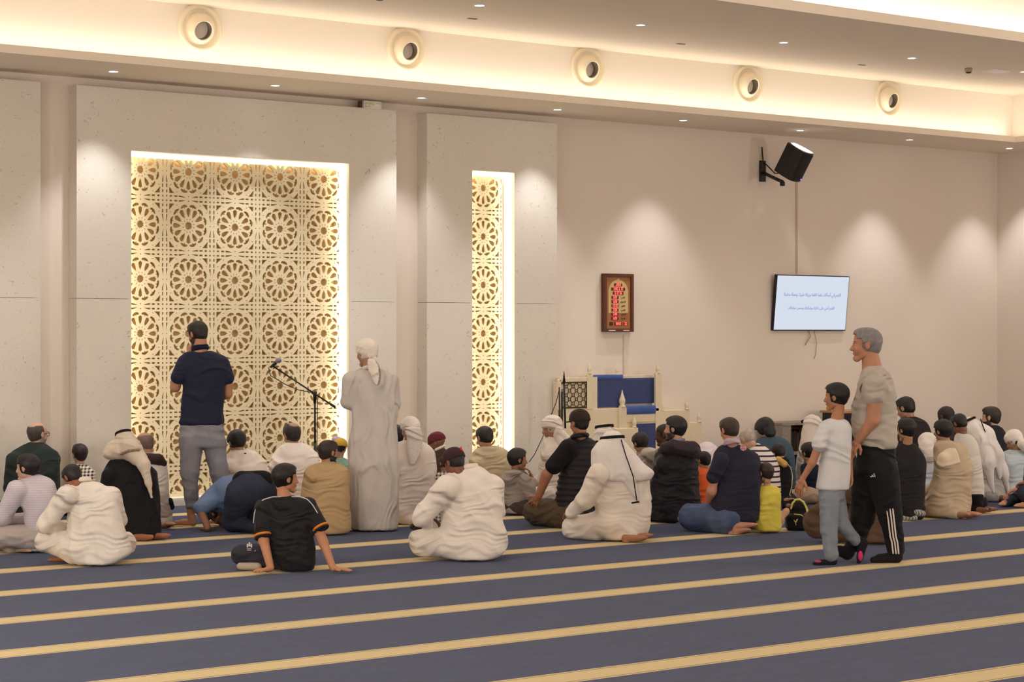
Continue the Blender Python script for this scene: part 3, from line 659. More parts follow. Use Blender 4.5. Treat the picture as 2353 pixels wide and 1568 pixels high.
def ev(p, X, Y, D):
    k = p[0]
    if k == 'c':
        a, b, ra, rb = p[1:]; ba = b - a; L2 = max((ba ** 2).sum(), 1e-6)
        px, py, pd = X - a[0], Y - a[1], D - a[2]
        t = np.clip((px * ba[0] + py * ba[1] + pd * ba[2]) / L2, 0, 1)
        return np.sqrt((px - t * ba[0]) ** 2 + (py - t * ba[1]) ** 2 + (pd - t * ba[2]) ** 2) - (ra + (rb - ra) * t)
    if k == 'l':
        yy, S, pw, e = p[1:]; y = Y[0, :, 0]
        xl, xr, dc, rd = [np.interp(y, yy, S[:, i])[None, :, None] for i in range(4)]
        q = np.minimum(np.clip((y - yy[0]) / e, 0.02, 1), np.clip((yy[-1] - y) / e, 0.02, 1)); q = np.sqrt(1 - (1 - q) ** 2)[None, :, None]
        cx = (xl + xr) / 2; rx = np.maximum((xr - xl) / 2 - e * (1 - q), 1.0); rd = np.maximum(rd - e * (1 - q), 1.0)
        v = (np.abs((X - cx) / rx) ** pw + np.abs((D - dc) / rd) ** pw) ** (1 / pw)
        return np.maximum((v - 1) * np.minimum(rx, rd), np.maximum(yy[0] - Y, Y - yy[-1]))
    c = p[1]; M = p[3] if k != 't' else p[2]
    x, y, d = X - c[0], Y - c[1], D - c[2]
    q = [M[i, 0] * x + M[i, 1] * y + M[i, 2] * d for i in range(3)]
    if k == 'e':
        r = p[2]; k0 = np.sqrt((q[0] / r[0]) ** 2 + (q[1] / r[1]) ** 2 + (q[2] / r[2]) ** 2)
        k1 = np.sqrt((q[0] / r[0] ** 2) ** 2 + (q[1] / r[1] ** 2) ** 2 + (q[2] / r[2] ** 2) ** 2)
        return k0 * (k0 - 1) / np.maximum(k1, 1e-6)
    if k == 'b':
        h, r = p[2], p[4]; a = [np.abs(q[i]) - h[i] + r for i in range(3)]
        return np.sqrt(sum(np.maximum(v, 0) ** 2 for v in a)) + np.minimum(np.maximum(np.maximum(a[0], a[1]), a[2]), 0) - r
    if k == 't':
        return np.sqrt((np.sqrt(q[0] ** 2 + (q[2] * p[5]) ** 2) - p[3]) ** 2 + q[1] ** 2) - p[4]
def field(prims, k, lo, hi, h):
    n = np.ceil((hi - lo) / h).astype(int) + 1
    ax = [lo[i] + h * np.arange(n[i]) for i in range(3)]
    F = np.full(n, BIG, np.float32)
    for p in prims:
        b0, b1 = bounds(p); m = k + 2.5 * h
        i0 = [max(0, int((b0[i] - m - lo[i]) / h)) for i in range(3)]; i1 = [min(n[i], int((b1[i] + m - lo[i]) / h) + 2) for i in range(3)]
        if any(i1[i] <= i0[i] for i in range(3)): continue
        sl = tuple(slice(i0[i], i1[i]) for i in range(3))
        X, Y, D = np.meshgrid(*[ax[i][sl[i]] for i in range(3)], indexing='ij', sparse=True)
        v = ev(p, X, np.broadcast_to(Y, (1, Y.shape[1], 1)), D)
        v = np.broadcast_to(v, F[sl].shape)
        if k > 0:
            t = np.clip(.5 + .5 * (F[sl] - v) / k, 0, 1); F[sl] = F[sl] * (1 - t) + v * t - k * t * (1 - t)
        else: F[sl] = np.minimum(F[sl], v)
    return F, ax
_rng = np.random.RandomState(7)
def wr_fn(amp, wl, st=(1, 1, 1), seed=0):
    """folds: sharp ridges in wandering directions"""
    rs = np.random.RandomState(seed + 11); K = []
    for i in range(5):
        v = rs.normal(size=3) * np.array(st); v /= np.linalg.norm(v); K.append((v * 2 * np.pi / (wl * rs.uniform(.8, 1.9)), rs.uniform(0, 6.28), rs.normal(size=3) * np.array(st) / max(st) * 1.6 / wl))
    def f(X, Y, D):
        s = 0
        for kv, ph, w in K:
            a = kv[0] * X + kv[1] * Y + kv[2] * D + ph; a = a + 1.1 * np.sin(w[0] * X + w[1] * Y + w[2] * D + ph * 2)
            s = s + (np.abs(np.sin(a / 2)) ** .7 * 2 - 1.3) * np.clip(.35 + np.sin(w[1] * X * .8 - w[0] * Y + w[2] * D + ph), 0, 1.2)
        return amp * s / 3.4
    return f
def snet(F, ax, h):
    s = F < 0; n = F.shape; cn = tuple(v - 1 for v in n)
    acc = np.zeros(cn + (3,), np.float32); cnt = np.zeros(cn, np.float32); cr = []
    for a in range(3):
        A = [slice(None)] * 3; B = [slice(None)] * 3; A[a] = slice(0, -1); B[a] = slice(1, None); A, B = tuple(A), tuple(B)
        c = s[A] != s[B]; cr.append((c, s[A])); idx = np.argwhere(c)
        if not len(idx): continue
        f0 = F[A][c]; f1 = F[B][c]; t = f0 / (f0 - f1); o = [x for x in range(3) if x != a]
        pos = idx.astype(np.float32); pos[:, a] += t
        for e0 in (0, 1):
            for e1 in (0, 1):
                ci = idx.copy(); ci[:, o[0]] -= e0; ci[:, o[1]] -= e1
                ok = np.all((ci >= 0) & (ci < np.array(cn)), 1); cc = ci[ok]; 
                np.add.at(acc, (cc[:, 0], cc[:, 1], cc[:, 2]), pos[ok]); np.add.at(cnt, (cc[:, 0], cc[:, 1], cc[:, 2]), 1)
    m = cnt > 0; V = acc[m] / cnt[m][:, None]; ids = np.full(cn, -1, np.int64); ids[m] = np.arange(m.sum())
    Q = []
    for a in range(3):
        c, s0 = cr[a]; o = [x for x in range(3) if x != a]; idx = np.argwhere(c)
        if not len(idx): continue
        ok = (idx[:, o[0]] > 0) & (idx[:, o[1]] > 0) & (idx[:, o[0]] < n[o[0]] - 1) & (idx[:, o[1]] < n[o[1]] - 1)
        idx = idx[ok]; sg = s0[c][ok]
        q = []
        for e0, e1 in ((1, 1), (0, 1), (0, 0), (1, 0)):
            ci = idx.copy(); ci[:, o[0]] -= e0; ci[:, o[1]] -= e1; q.append(ids[ci[:, 0], ci[:, 1], ci[:, 2]])
        q = np.stack(q, 1); flip = sg ^ (a == 1); q[~flip] = q[~flip][:, ::-1]; Q.append(q)
    Q = np.concatenate(Q); V = V * h + np.array([x[0] for x in ax], np.float32)
    return V, Q
class Fig:
    def __init__(s, x0, y0, label, name='person', group=None, cat='person', dz=0.0):
        s.x0, s.y0 = x0, y0; s.D = FPX * EYE / (y0 - HOR); s.s = s.D / FPX; s.m = 1 / s.s
        base = FW * s.D + RT * ((x0 - CX) * s.s)
        s.root = empty(name, tuple(base), label, cat, group); s.n = 0; s.seed = int(x0 * 7 + y0)
    def world(s, V):
        return (RT[None] * ((V[:, 0:1] - s.x0) * s.s) + FW[None] * (V[:, 2:3] * s.s) + UP[None] * ((s.y0 - V[:, 1:2]) * s.s))
    def emit(s, name, VQ, m, parent=None, label=None):
        V = np.concatenate([v for v, q in VQ]); off = 0; Qs = []
        for v, q in VQ: Qs.append(q + off); off += len(v)
        Q = np.concatenate(Qs); P = s.world(V).astype(np.float32)
        P[:, 2] = np.maximum(P[:, 2], 0.003)
        me = bpy.data.meshes.new(name); me.vertices.add(len(P)); me.vertices.foreach_set('co', P.ravel())
        me.loops.add(Q.size); me.loops.foreach_set('vertex_index', Q.ravel().astype(np.int32))
        me.polygons.add(len(Q)); me.polygons.foreach_set('loop_start', np.arange(0, Q.size, 4, dtype=np.int32)); me.polygons.foreach_set('loop_total', np.full(len(Q), 4, np.int32))
        me.polygons.foreach_set('use_smooth', np.ones(len(Q), bool)); me.update(); me.validate()
        me.materials.append(m)
        o = link(bpy.data.objects.new(name, me), parent or s.root)
        if label: o['label'] = label
        return o
    def solid(s, prims, vox=2.6, k=5.0, wr=None, inter=None, cut=None, ik=0, wave=None):
        src = inter if inter is not None else prims
        B = [bounds(p) for p in src]; lo = np.min([b[0] for b in B], 0); hi = np.max([b[1] for b in B], 0)
        if inter is not None:
            B2 = [bounds(p) for p in prims]; lo = np.maximum(lo, np.min([b[0] for b in B2], 0)); hi = np.minimum(hi, np.max([b[1] for b in B2], 0))
        pad = 3 * vox + (wr[0] if wr else 0); lo = lo - pad; hi = hi + pad
        if np.any(hi <= lo): return None
        F, ax = field(prims, k, lo, hi, vox)
        if wr:
            X, Y, D = np.meshgrid(*ax, indexing='ij', sparse=True)
            nb = F < BIG * .5
            w = wr_fn(wr[0], wr[1], wr[2] if len(wr) > 2 else (1, 1, 1), s.seed + s.n)(X, Y, D)
            F = np.where(nb, F + np.broadcast_to(w, F.shape), F).astype(np.float32)
        if wave:
            F = F + (wave[0] * np.abs(np.sin(np.pi * (ax[1] + (wave[2] if len(wave) > 2 else 0)) / wave[1])))[None, :, None].astype(np.float32) * (F < BIG * .5)
        if inter is not None:
            G, _ = field(inter, ik, lo, hi, vox); F = np.maximum(F, G)
        if cut:
            G, _ = field(cut, 0, lo, hi, vox); F = np.maximum(F, -G)
        F[0] = F[-1] = BIG; F[:, 0] = F[:, -1] = BIG; F[:, :, 0] = F[:, :, -1] = BIG
        if not (F < 0).any(): return None
        s.n += 1
        return snet(F, ax, vox)
    def part(s, name, prims, m, parent=None, label=None, **kw):
        r = s.solid(prims, **kw)
        return s.emit(name, [r], m, parent, label) if r is not None else None
def rotM(phi, th=0, rho=0):
    """rows f,u,s : facing phi (0 away, -90 left, +90 right, degrees), th nod down, rho tilt to own left"""
    phi, th, rho = map(math.radians, (phi, th, rho))
    f = np.array([math.sin(phi), 0, math.cos(phi)]); u = np.array([0, -1.0, 0]); l = np.array([-math.cos(phi), 0, math.sin(phi)])
    f2 = f * math.cos(th) - u * math.sin(th); u2 = u * math.cos(th) + f * math.sin(th)
    u3 = u2 * math.cos(rho) + l * math.sin(rho); l3 = l * math.cos(rho) - u2 * math.sin(rho)
    return np.stack([f2, u3, l3])
class Head:
    def __init__(h, c, H, phi=-37, th=0, rho=0):
        h.c = np.array(c, float); h.H = H; h.M = rotM(phi, th, rho)
    def P(h, f, u, s_=0): return h.c + h.H * (f * h.M[0] + u * h.M[1] + s_ * h.M[2])
    def E(h, f, u, s_, rf, ru, rs): return ell(h.P(f, u, s_), np.array([rf, ru, rs]) * h.H, h.M)
    def C(h, a, b, ra, rb=None): return cap(h.P(*a), h.P(*b), ra * h.H, (ra if rb is None else rb) * h.H)
    def skin(h):
        g = [h.E(-.05, .14, 0, .415, .355, .335), h.E(.12, -.06, 0, .27, .34, .255), h.C((.04, -.27, .13), (.27, -.42, 0), .10, .085), h.C((.04, -.27, -.13), (.27, -.42, 0), .10, .085),
             h.E(.315, -.40, 0, .075, .07, .09),
             h.C((-.09, -.12, 0), (-.12, -.36, 0), .19, .175)]
        d = [h.C((.36, .02, 0), (.435, -.13, 0), .033, .05), h.C((.385, -.145, .04), (.385, -.145, -.04), .038), h.C((.335, .085, .05), (.30, .10, .17), .035, .03), h.C((.335, .085, -.05), (.30, .10, -.17), .035, .03),
             h.C((.355, -.245, .055), (.355, -.245, -.055), .028), h.C((.345, -.285, .045), (.345, -.285, -.045), .03), h.E(.27, -.13, .16, .07, .07, .06), h.E(.27, -.13, -.16, .07, .07, .06)]
        for q in (1, -1):
            d += [h.E(-.035, -.02, .335 * q, .07, .115, .03), h.C((.0, -.10, .30 * q), (-.02, .06, .33 * q), .035, .035), h.C((-.085, .05, .365 * q), (-.06, .09, .36 * q), .022, .022)]
        return g, d
    def head_mesh(h, fig, vox=None):
        vox = vox or max(1.7, h.H * .036)
        g, d = h.skin()
        return fig.solid(g + d, vox=vox, k=.035 * h.H, cut=[h.E(.355, .015, .135, .05, .035, .055), h.E(.355, .015, -.135, .05, .035, .055), h.E(-.0, -.03, .375, .022, .045, .016), h.E(-.0, -.03, -.375, .022, .045, .016)])
    def skull(h, a=.0): return [grow(h.E(-.05, .14, 0, .415, .355, .335), a * h.H)]
def big(c, h, M): return rbox(c, h, M, .5)
def hair(fig, hd, style='short', rgb=(24, 20, 22), parent=None):
    H = hd.H; m = hairm(rgb); a = {'short': .035, 'buzz': .014, 'curly': .075, 'long': .10, 'full': .065, 'grey': .035, 'fringe': .02}[style]
    pr = hd.skull(a)
    if style != 'fringe' and style != 'buzz':
        pr += [hd.E(.12, .34, 0, .26, .17, .26), hd.E(-.20, -.06, 0, .25, .26, .26)]
    if style == 'buzz' or style == 'fringe' or style == 'grey': pr += [hd.E(-.19, -.06, 0, .235, .24, .25)]
    if style == 'long': pr += [hd.E(-.20, -.18, 0, .25, .36, .33), hd.E(.1, .25, 0, .33, .28, .34)]
    cut = [big(hd.P(.50, -.30, 0), np.array([.36, .47, .7]) * H, hd.M), big(hd.P(.62, .10, 0), np.array([.33, .20, .7]) * H, hd.M)]
    if style != 'long': cut += [big(hd.P(-.3, -.66, 0), np.array([.7, .31, .7]) * H, hd.M), hd.E(.02, -.07, .36, .13, .15, .10), hd.E(.02, -.07, -.36, .13, .15, .10)]
    if style == 'fringe': cut += [hd.E(.05, .52, 0, .55, .38, .30), big(hd.P(.42, .3, 0), np.array([.38, .5, .7]) * H, hd.M)]
    wr = {'curly': (.022 * H, .11 * H), 'long': (.02 * H, .16 * H), 'full': (.010 * H, .13 * H)}.get(style, (.006 * H, .12 * H))
    r = fig.solid(pr, vox=max(1.7, H * .034), k=.05 * H, wr=wr, cut=cut)
    return fig.emit('hair', [r], m, parent) if r is not None else None
def brows_eyes(fig, hd, rgb=(30, 24, 22), iris=(40, 26, 20)):
    H = hd.H
    fig.part('eyebrows', [hd.C((.365, .10, .05), (.325, .105, .19), .016, .010), hd.C((.365, .10, -.05), (.325, .105, -.19), .016, .010)], hairm(rgb), vox=1.0, k=0)
    fig.part('eyes', [hd.E(.305, .012, .13, .045, .026, .046), hd.E(.305, .012, -.13, .045, .026, .046)], mat('eye_white', (215, 200, 190), .3), vox=1.0, k=0)
    fig.part('irises', [hd.E(.337, .012, .135, .018, .023, .023), hd.E(.337, .012, -.135, .018, .023, .023)], mat('iris', iris, .2), vox=.8, k=0)
    fig.part('lips', [hd.C((.372, -.262, .05), (.372, -.262, -.05), .020)], mat('lips', (140, 84, 74), .5), vox=1.0, k=0)
def beard(fig, hd, rgb=(34, 26, 24), a=.02, mous=True):
    g, d = hd.skin(); H = hd.H
    pr = [grow(p, a * H) for p in g[1:5]]
    r = fig.solid(pr, vox=1.6, k=.05 * H, inter=[big(hd.P(.20, -.34, 0), np.array([.26, .19, .40]) * H, hd.M)] + ([big(hd.P(.06, -.12, 0), np.array([.05, .12, .4]) * H, hd.M)]),
                  cut=[big(hd.P(.42, -.18, 0), np.array([.14, .115, .075]) * H, hd.M)])
    if r is not None: fig.emit('beard', [r], hairm(rgb))
    if mous: fig.part('moustache', [hd.C((.39, -.20, .0), (.35, -.235, .09), .022, .014), hd.C((.39, -.20, .0), (.35, -.235, -.09), .022, .014)], hairm(rgb), vox=1.1, k=1)
def capm(fig, hd, rgb, brim=True, back=False, logo=None):
    H = hd.H; m = cloth(rgb, .7, .15, 'cap_cloth')
    r = fig.solid(hd.skull(.05) + [hd.E(-.03, .30, 0, .38, .24, .33)], vox=1.9, k=.05 * H, cut=[big(hd.P(0, -.44, 0), np.array([.9, .50, .9]) * H, hd.M)])
    o = fig.emit('cap', [r], m)
    if brim:
        sg = -1 if back else 1
        fig.part('cap_brim', [hd.E(sg * .46, .09, 0, .26, .025, .26)], m, parent=o, vox=1.7, k=0, cut=[hd.E(0, .09, 0, .30, .2, .28)])
    fig.part('cap_button', [hd.E(-.04, .545, 0, .035, .02, .035)], m, parent=o, vox=1.2, k=0)
    return o
def hand_prims(w, di, pn, g, side=1, curl=.25, spread=1.0):
    """w wrist, di direction, pn palm normal, g px per metre; side: thumb side +-1"""
    w = np.array(w, float); di = np.array(di, float); di /= np.linalg.norm(di); pn = np.array(pn, float); pn -= di * pn.dot(di); pn /= np.linalg.norm(pn); sd = np.cross(di, pn) * side
    P = [cap(w, w + di * .03 * g, .024 * g, .026 * g)]
    P += [cap(w + di * .03 * g + sd * .018 * g, w + di * .085 * g + sd * .026 * g, .016 * g, .013 * g), cap(w + di * .03 * g - sd * .014 * g, w + di * .085 * g - sd * .026 * g, .016 * g, .013 * g), cap(w + di * .03 * g, w + di * .09 * g, .017 * g, .013 * g)]
    for i, (o, L_) in enumerate(((.032, .070), (.011, .080), (-.011, .074), (-.031, .058))):
        b = w + di * .088 * g + sd * o * g; d1 = di + sd * o * 4 * spread + pn * curl; d1 /= np.linalg.norm(d1); e = b + d1 * L_ * .5 * g
        d2 = di + sd * o * 4 * spread + pn * curl * 2.6; d2 /= np.linalg.norm(d2); P += [cap(b, e, .0098 * g, .0088 * g), cap(e, e + d2 * L_ * .5 * g, .0088 * g, .0072 * g)]
    b = w + di * .025 * g + sd * .024 * g; e = b + (di * .6 + sd * .8) * .042 * g; P += [cap(b, e, .014 * g, .0105 * g), cap(e, e + (di * .9 + sd * .4 + pn * curl) * .032 * g, .0105 * g, .0085 * g)]
    return P
def foot_prims(heel, di, up, g, toes=True, side=1):
    h_ = np.array(heel, float); di = np.array(di, float); di /= np.linalg.norm(di); up = np.array(up, float); up -= di * up.dot(di); up /= np.linalg.norm(up); sd = np.cross(di, up) * side
    P = [cap(h_, h_ + di * .10 * g + up * .004 * g, .032 * g, .028 * g), cap(h_ + di * .06 * g, h_ + di * .165 * g + sd * .012 * g - up * .006 * g, .030 * g, .022 * g), cap(h_ + di * .06 * g, h_ + di * .155 * g - sd * .022 * g - up * .008 * g, .026 * g, .018 * g), cap(h_ + up * .0 * g, h_ + up * .06 * g + di * .015 * g, .032 * g, .034 * g)]
    if toes:
        for i, (o, L_, r) in enumerate(((.024, .030, .013), (.006, .030, .0095), (-.008, .027, .009), (-.020, .023, .0085), (-.031, .018, .008))):
            b = h_ + di * (.165 - .010 * i) * g + sd * o * g - up * .010 * g; P.append(cap(b, b + di * L_ * g, r * g, r * .9 * g))
    return P
def V3(*a): return np.array(a, float)
def seat(x, y0, ysh, H, phi=-37, pose='kneel', rows=None, sw=None, hd=None, lean=.08, g=None, kneeup=0, da=0.0):
    """joints and limb primitives of a person sitting on the floor"""
    R = type('R', (), {})(); g = g or H / .235
    if rows is not None:
        rows = [r for r in rows if r[0] < y0 - 12] + [(y0 - 4,) + tuple(rows[-1][1:])]
    R.g = g
    ph = math.radians(phi)
    f = V3(math.sin(ph), 0, math.cos(ph)); l = V3(-math.cos(ph), 0, math.sin(ph)); R.f, R.l = f, l
    hp = V3(x, y0 - .12 * g, da); top = hp + f * lean * g; top[1] = ysh
    if hd is not None: top[0] = .5 * top[0] + .5 * (hd[0] - f[0] * .05 * g)
    R.top, R.hp = top, hp; sw = sw or .185 * g
    R.sh = [top + l * sw * .88 + V3(0, .055 * g, 0), top - l * sw * .88 + V3(0, .055 * g, 0)]
    if rows is not None and ysh is not None and len(rows) > 3:
        q_ = [[r[i] for r in rows] for i in range(3)]; ya_ = ysh + .09 * g; xl_, xr_ = np.interp(ya_, q_[0], q_[1]), np.interp(ya_, q_[0], q_[2])
        hw = max((xr_ - xl_) / 2 - .082 * g, .05 * g); dz = min(.15 * g, hw) * math.sin(ph); xm = (xl_ + xr_) / 2
        R.sh = [V3(xm - hw, ysh + .07 * g, top[2] + dz - .02 * g), V3(xm + hw, ysh + .07 * g, top[2] - dz - .02 * g)]
    R.hips = [hp + l * .09 * g, hp - l * .09 * g]
    R.legs = []; R.feet = []; R.knees = []; R.shins = []
    for i, q in enumerate((1, -1)):
        h0 = R.hips[i]
        if pose == 'kneel':
            kn = h0 + f * .40 * g + l * q * .05 * g; kn[1] = y0 - .075 * g
            an = h0 - f * .10 * g - l * q * .03 * g; an[1] = y0 - .045 * g
            R.legs += [cap(h0 + V3(0, .01 * g, 0), kn, .088 * g, .066 * g), cap(kn, an, .060 * g, .042 * g)]
            R.feet.append((an, -f, V3(0, 1, 0)))
        elif pose == 'cross':
            kn = h0 + f * .27 * g + l * q * .24 * g; kn[1] = y0 - (.09 + kneeup) * g
            an = hp + f * .33 * g - l * q * .10 * g; an[1] = y0 - .045 * g
            R.legs += [cap(h0 + V3(0, .01 * g, 0), kn, .090 * g, .062 * g), cap(kn, an, .058 * g, .040 * g)]
            R.feet.append((an, -l * q, V3(0, -1, 0)))
        R.knees.append(kn)
    R.elb = []; R.wri = []; R.up = []; R.fo = []
    for i, q in enumerate((1, -1)):
        s0 = R.sh[i]; e = s0 + V3(0, .265 * g, 0) + f * .07 * g + l * q * .008 * g; w = e + f * .20 * g + V3(0, .06 * g, 0) - l * q * .10 * g
        R.elb.append(e); R.wri.append(w); R.up.append(cap(s0, e, .056 * g, .045 * g)); R.fo.append(cap(e, w, .043 * g, .031 * g))
    if rows is None:
        rows = [(ysh - .045 * g, top[0] - .07 * g, top[0] + .07 * g), (ysh, top[0] - sw * .62, top[0] + sw * .62), (ysh + .07 * g, top[0] - sw * .95, top[0] + sw * .95), (ysh + .25 * g, x - sw * .85, x + sw * .85),
                (y0 - .16 * g, x - .19 * g, x + .19 * g), (y0 - .02 * g, x - .17 * g, x + .17 * g)]
    ya, yb = rows[0][0], rows[-1][0]; L = []
    for r in rows:
        t = (r[0] - ya) / (yb - ya); dc = top[2] * (1 - t) + hp[2] * t; w = (r[2] - r[1]) / 2
        rd = (.075 + .055 * min(1, t / .25) + .03 * t) * g; rd = min(rd, w * 1.05)
        L.append((r[0], r[1], r[2], dc, rd))
    R.rows = L; R.torso = loft(L, 2.3, .03 * g)
    return R
SKIN = {'light': (200, 160, 138), 'tan': (176, 132, 106), 'brown': (140, 99, 78), 'dark': (88, 60, 50)}
def neck_to(hd, R): return [cap(hd.P(-.10, -.28, 0), R.top + V3(0, .02 * R.g, 0), .046 * R.g, .058 * R.g), cap(R.top + V3(0, .09 * R.g, 0), R.hp, .06 * R.g, .08 * R.g)]
def body(fig, hd, R, skin, arms='none', feet=True, extra=(), fine=(), hands=False, vox=4.6):
    sk = skinm(SKIN[skin] if isinstance(skin, str) else skin)
    grp = [hd.head_mesh(fig)]
    L = neck_to(hd, R)
    L += [grow(p, -.012 * R.g) for p in R.up] + [grow(p, 0 if arms == 'bare' else -.010 * R.g) for p in R.fo] + [grow(p, -.02 * R.g) for p in R.legs]
    grp.append(fig.solid(L + list(extra), vox=vox, k=.03 * R.g))
    if feet:
        P = []
        for i, (a, d, u) in enumerate(R.feet): P.append(fig.solid(foot_prims(a, d, u, R.g, True, 1 if i else -1), vox=1.8, k=1.5))
        grp += P
    if hands:
        for i in (0, 1):
            w = R.wri[i]; grp.append(fig.solid(hand_prims(w, R.f * .8 - R.l * (1 - 2 * i) * .5 + V3(0, .25, 0), V3(0, 1, 0), R.g, 1 if i else -1, .35), vox=1.5, k=1.2))
    grp += [x for x in fine if x is not None]
    return fig.emit('body', [g_ for g_ in grp if g_ is not None], sk)
def collar(fig, hd, R, rgb, m=None, dy=0.0, r=.068):
    c = R.top + V3(0, (-.035 + dy) * R.g, 0); M = hd.M.copy(); M = rotM(math.degrees(math.atan2(R.f[0], R.f[2])), 12)
    return fig.part('collar', [tor(c, M, r * R.g, .011 * R.g), tor(c + V3(0, .018 * R.g, 0), M, (r + .006) * R.g, .013 * R.g)], m or cloth(rgb), vox=2.0, k=2)
def turban(fig, hd, rgb=(226, 214, 204), tails=(), name='head_wrap', m=None, droop=0):
    H = hd.H; m = m or cloth(rgb, .85, .6)
    M2 = hd.M
    th = math.radians(18); f, u, s_ = M2; Mt = np.stack([f * math.cos(th) + u * math.sin(th), u * math.cos(th) - f * math.sin(th), s_])
    Mt2 = np.stack([f * math.cos(.1) + u * math.sin(.1), u * math.cos(.1) - f * math.sin(.1), s_])
    def tilt(a_, b_): return Mt0(a_, b_)
    def Mt0(a_, b_):
        a_, b_ = math.radians(a_), math.radians(b_); f1 = f * math.cos(a_) + u * math.sin(a_); u1 = u * math.cos(a_) - f * math.sin(a_); return np.stack([f1, u1 * math.cos(b_) + s_ * math.sin(b_), s_ * math.cos(b_) - u1 * math.sin(b_)])
    pr = hd.skull(.055) + [tor(hd.P(-.03, .20, 0), Mt0(16, 9), .385 * H, .055 * H, 1.12), tor(hd.P(-.03, .17, 0), Mt0(14, -11), .40 * H, .055 * H, 1.12), tor(hd.P(-.04, .08, 0), Mt0(8, 7), .39 * H, .05 * H, 1.12), tor(hd.P(-.04, .05, 0), Mt0(12, -5), .385 * H, .05 * H, 1.12),
                           tor(hd.P(-.03, .27, 0), Mt0(20, -4), .34 * H, .04 * H, 1.12), hd.E(-.42, -.02, 0, .09, .09, .12), hd.E(-.30, -.08, 0, .19, .15, .26)]
    pr += list(tails)
    return fig.part(name, pr, m, vox=1.9, k=.022 * H, wr=(.012 * H, .11 * H), cut=[big(hd.P(.5, -.42, 0), np.array([.40, .45, .6]) * H, hd.M)])
def agal(fig, hd, tilt=0, rgb=(30, 24, 24), u=.36, R_=.30, parent=None, cords=()):
    H = hd.H; f, uu, s_ = hd.M; t = math.radians(tilt); Mt = np.stack([f * math.cos(t) + uu * math.sin(t), uu * math.cos(t) - f * math.sin(t), s_])
    o = fig.part('agal', [tor(hd.P(-.05, u, 0), Mt, R_ * H, .032 * H, 1.05), tor(hd.P(-.055, u + .055, 0), Mt, R_ * .97 * H, .032 * H, 1.05)], mat('black_cord', rgb, .8, .2, None, (120, .8, .01)), vox=1.3, k=0, parent=parent)
    if cords: fig.part('agal_cord', list(cords), mat('black_cord', rgb, .8, .2, None, (120, .8, .01)), vox=1.3, k=0, parent=o)
    return o
# ---------------------------------------------------------------- people
WHITE = (236, 226, 216); CREAM = (234, 222, 206)
def garment(fig, R, rgb, name='robe', arms='full', legs=True, inf=.014, wr=None, extra=(), m=None, vox=3.7, k=.026, inter=None, wave=None, cut=None):
    g = R.g; P = [R.torso]
    if arms: P += [grow(p, inf * g) for p in R.up]
    if arms == 'full': P += [grow(p, inf * g) for p in R.fo]
    if legs: P += [grow(p, (inf + .006) * g) for p in R.legs]
    return fig.part(name, P + list(extra), m or cloth(rgb), vox=vox, k=k * g, wr=wr or (.010 * g, .13 * g, (1, .7, 1)), inter=inter, wave=wave, cut=cut)
def trousers(fig, R, rgb, extra=(), m=None, vox=3.7):
    g = R.g; return fig.part('trousers', [grow(p, .012 * g) for p in R.legs] + [ell(R.hp + V3(0, .01 * g, 0), (.185 * g, .115 * g, .14 * g))] + list(extra), m or cloth(rgb, .8, .6, 'trouser_cloth'), vox=vox, k=.04 * g, wr=(.008 * g, .10 * g))
def sitter(label, x, y0, ysh, hc, H, skin, top, hairst='short', hairc=(26, 22, 24), phi=-37, hphi=None, th=8, rho=0, pose='kneel', rows=None, arms='full', legs='robe', sw=None, g=None, head='hair', col=None, lean=.08, feet=True, bd=None, tm=None, hands=False, face=False, extra=(), wr=None, wave=None, nm=None, vert=False):
    F = Fig(x, y0, label); hd = Head((hc[0], hc[1], 0), H, phi if hphi is None else hphi, th, rho)
    g = g or H / .235; R = seat(x, y0, ysh, H, phi, pose, rows, sw, hc, lean, g); f = R.f
    hd.c = np.array([hc[0], hc[1], R.top[2] + .03 * g * f[2]])
    body(F, hd, R, skin, 'bare' if arms != 'full' else 'none', feet, hands=hands)
    if legs == 'robe': garment(F, R, top, nm or 'robe', arms, True, m=tm, extra=extra, wr=wr)
    else:
        garment(F, R, top, nm or 'shirt', arms, False, m=tm, extra=extra, wr=wr, wave=wave); trousers(F, R, legs)
    if head == 'hair' and hairst: hair(F, hd, hairst, hairc)
    if face: brows_eyes(F, hd)
    if bd: beard(F, hd, bd)
    if col: collar(F, hd, R, col)
    return F, hd, R

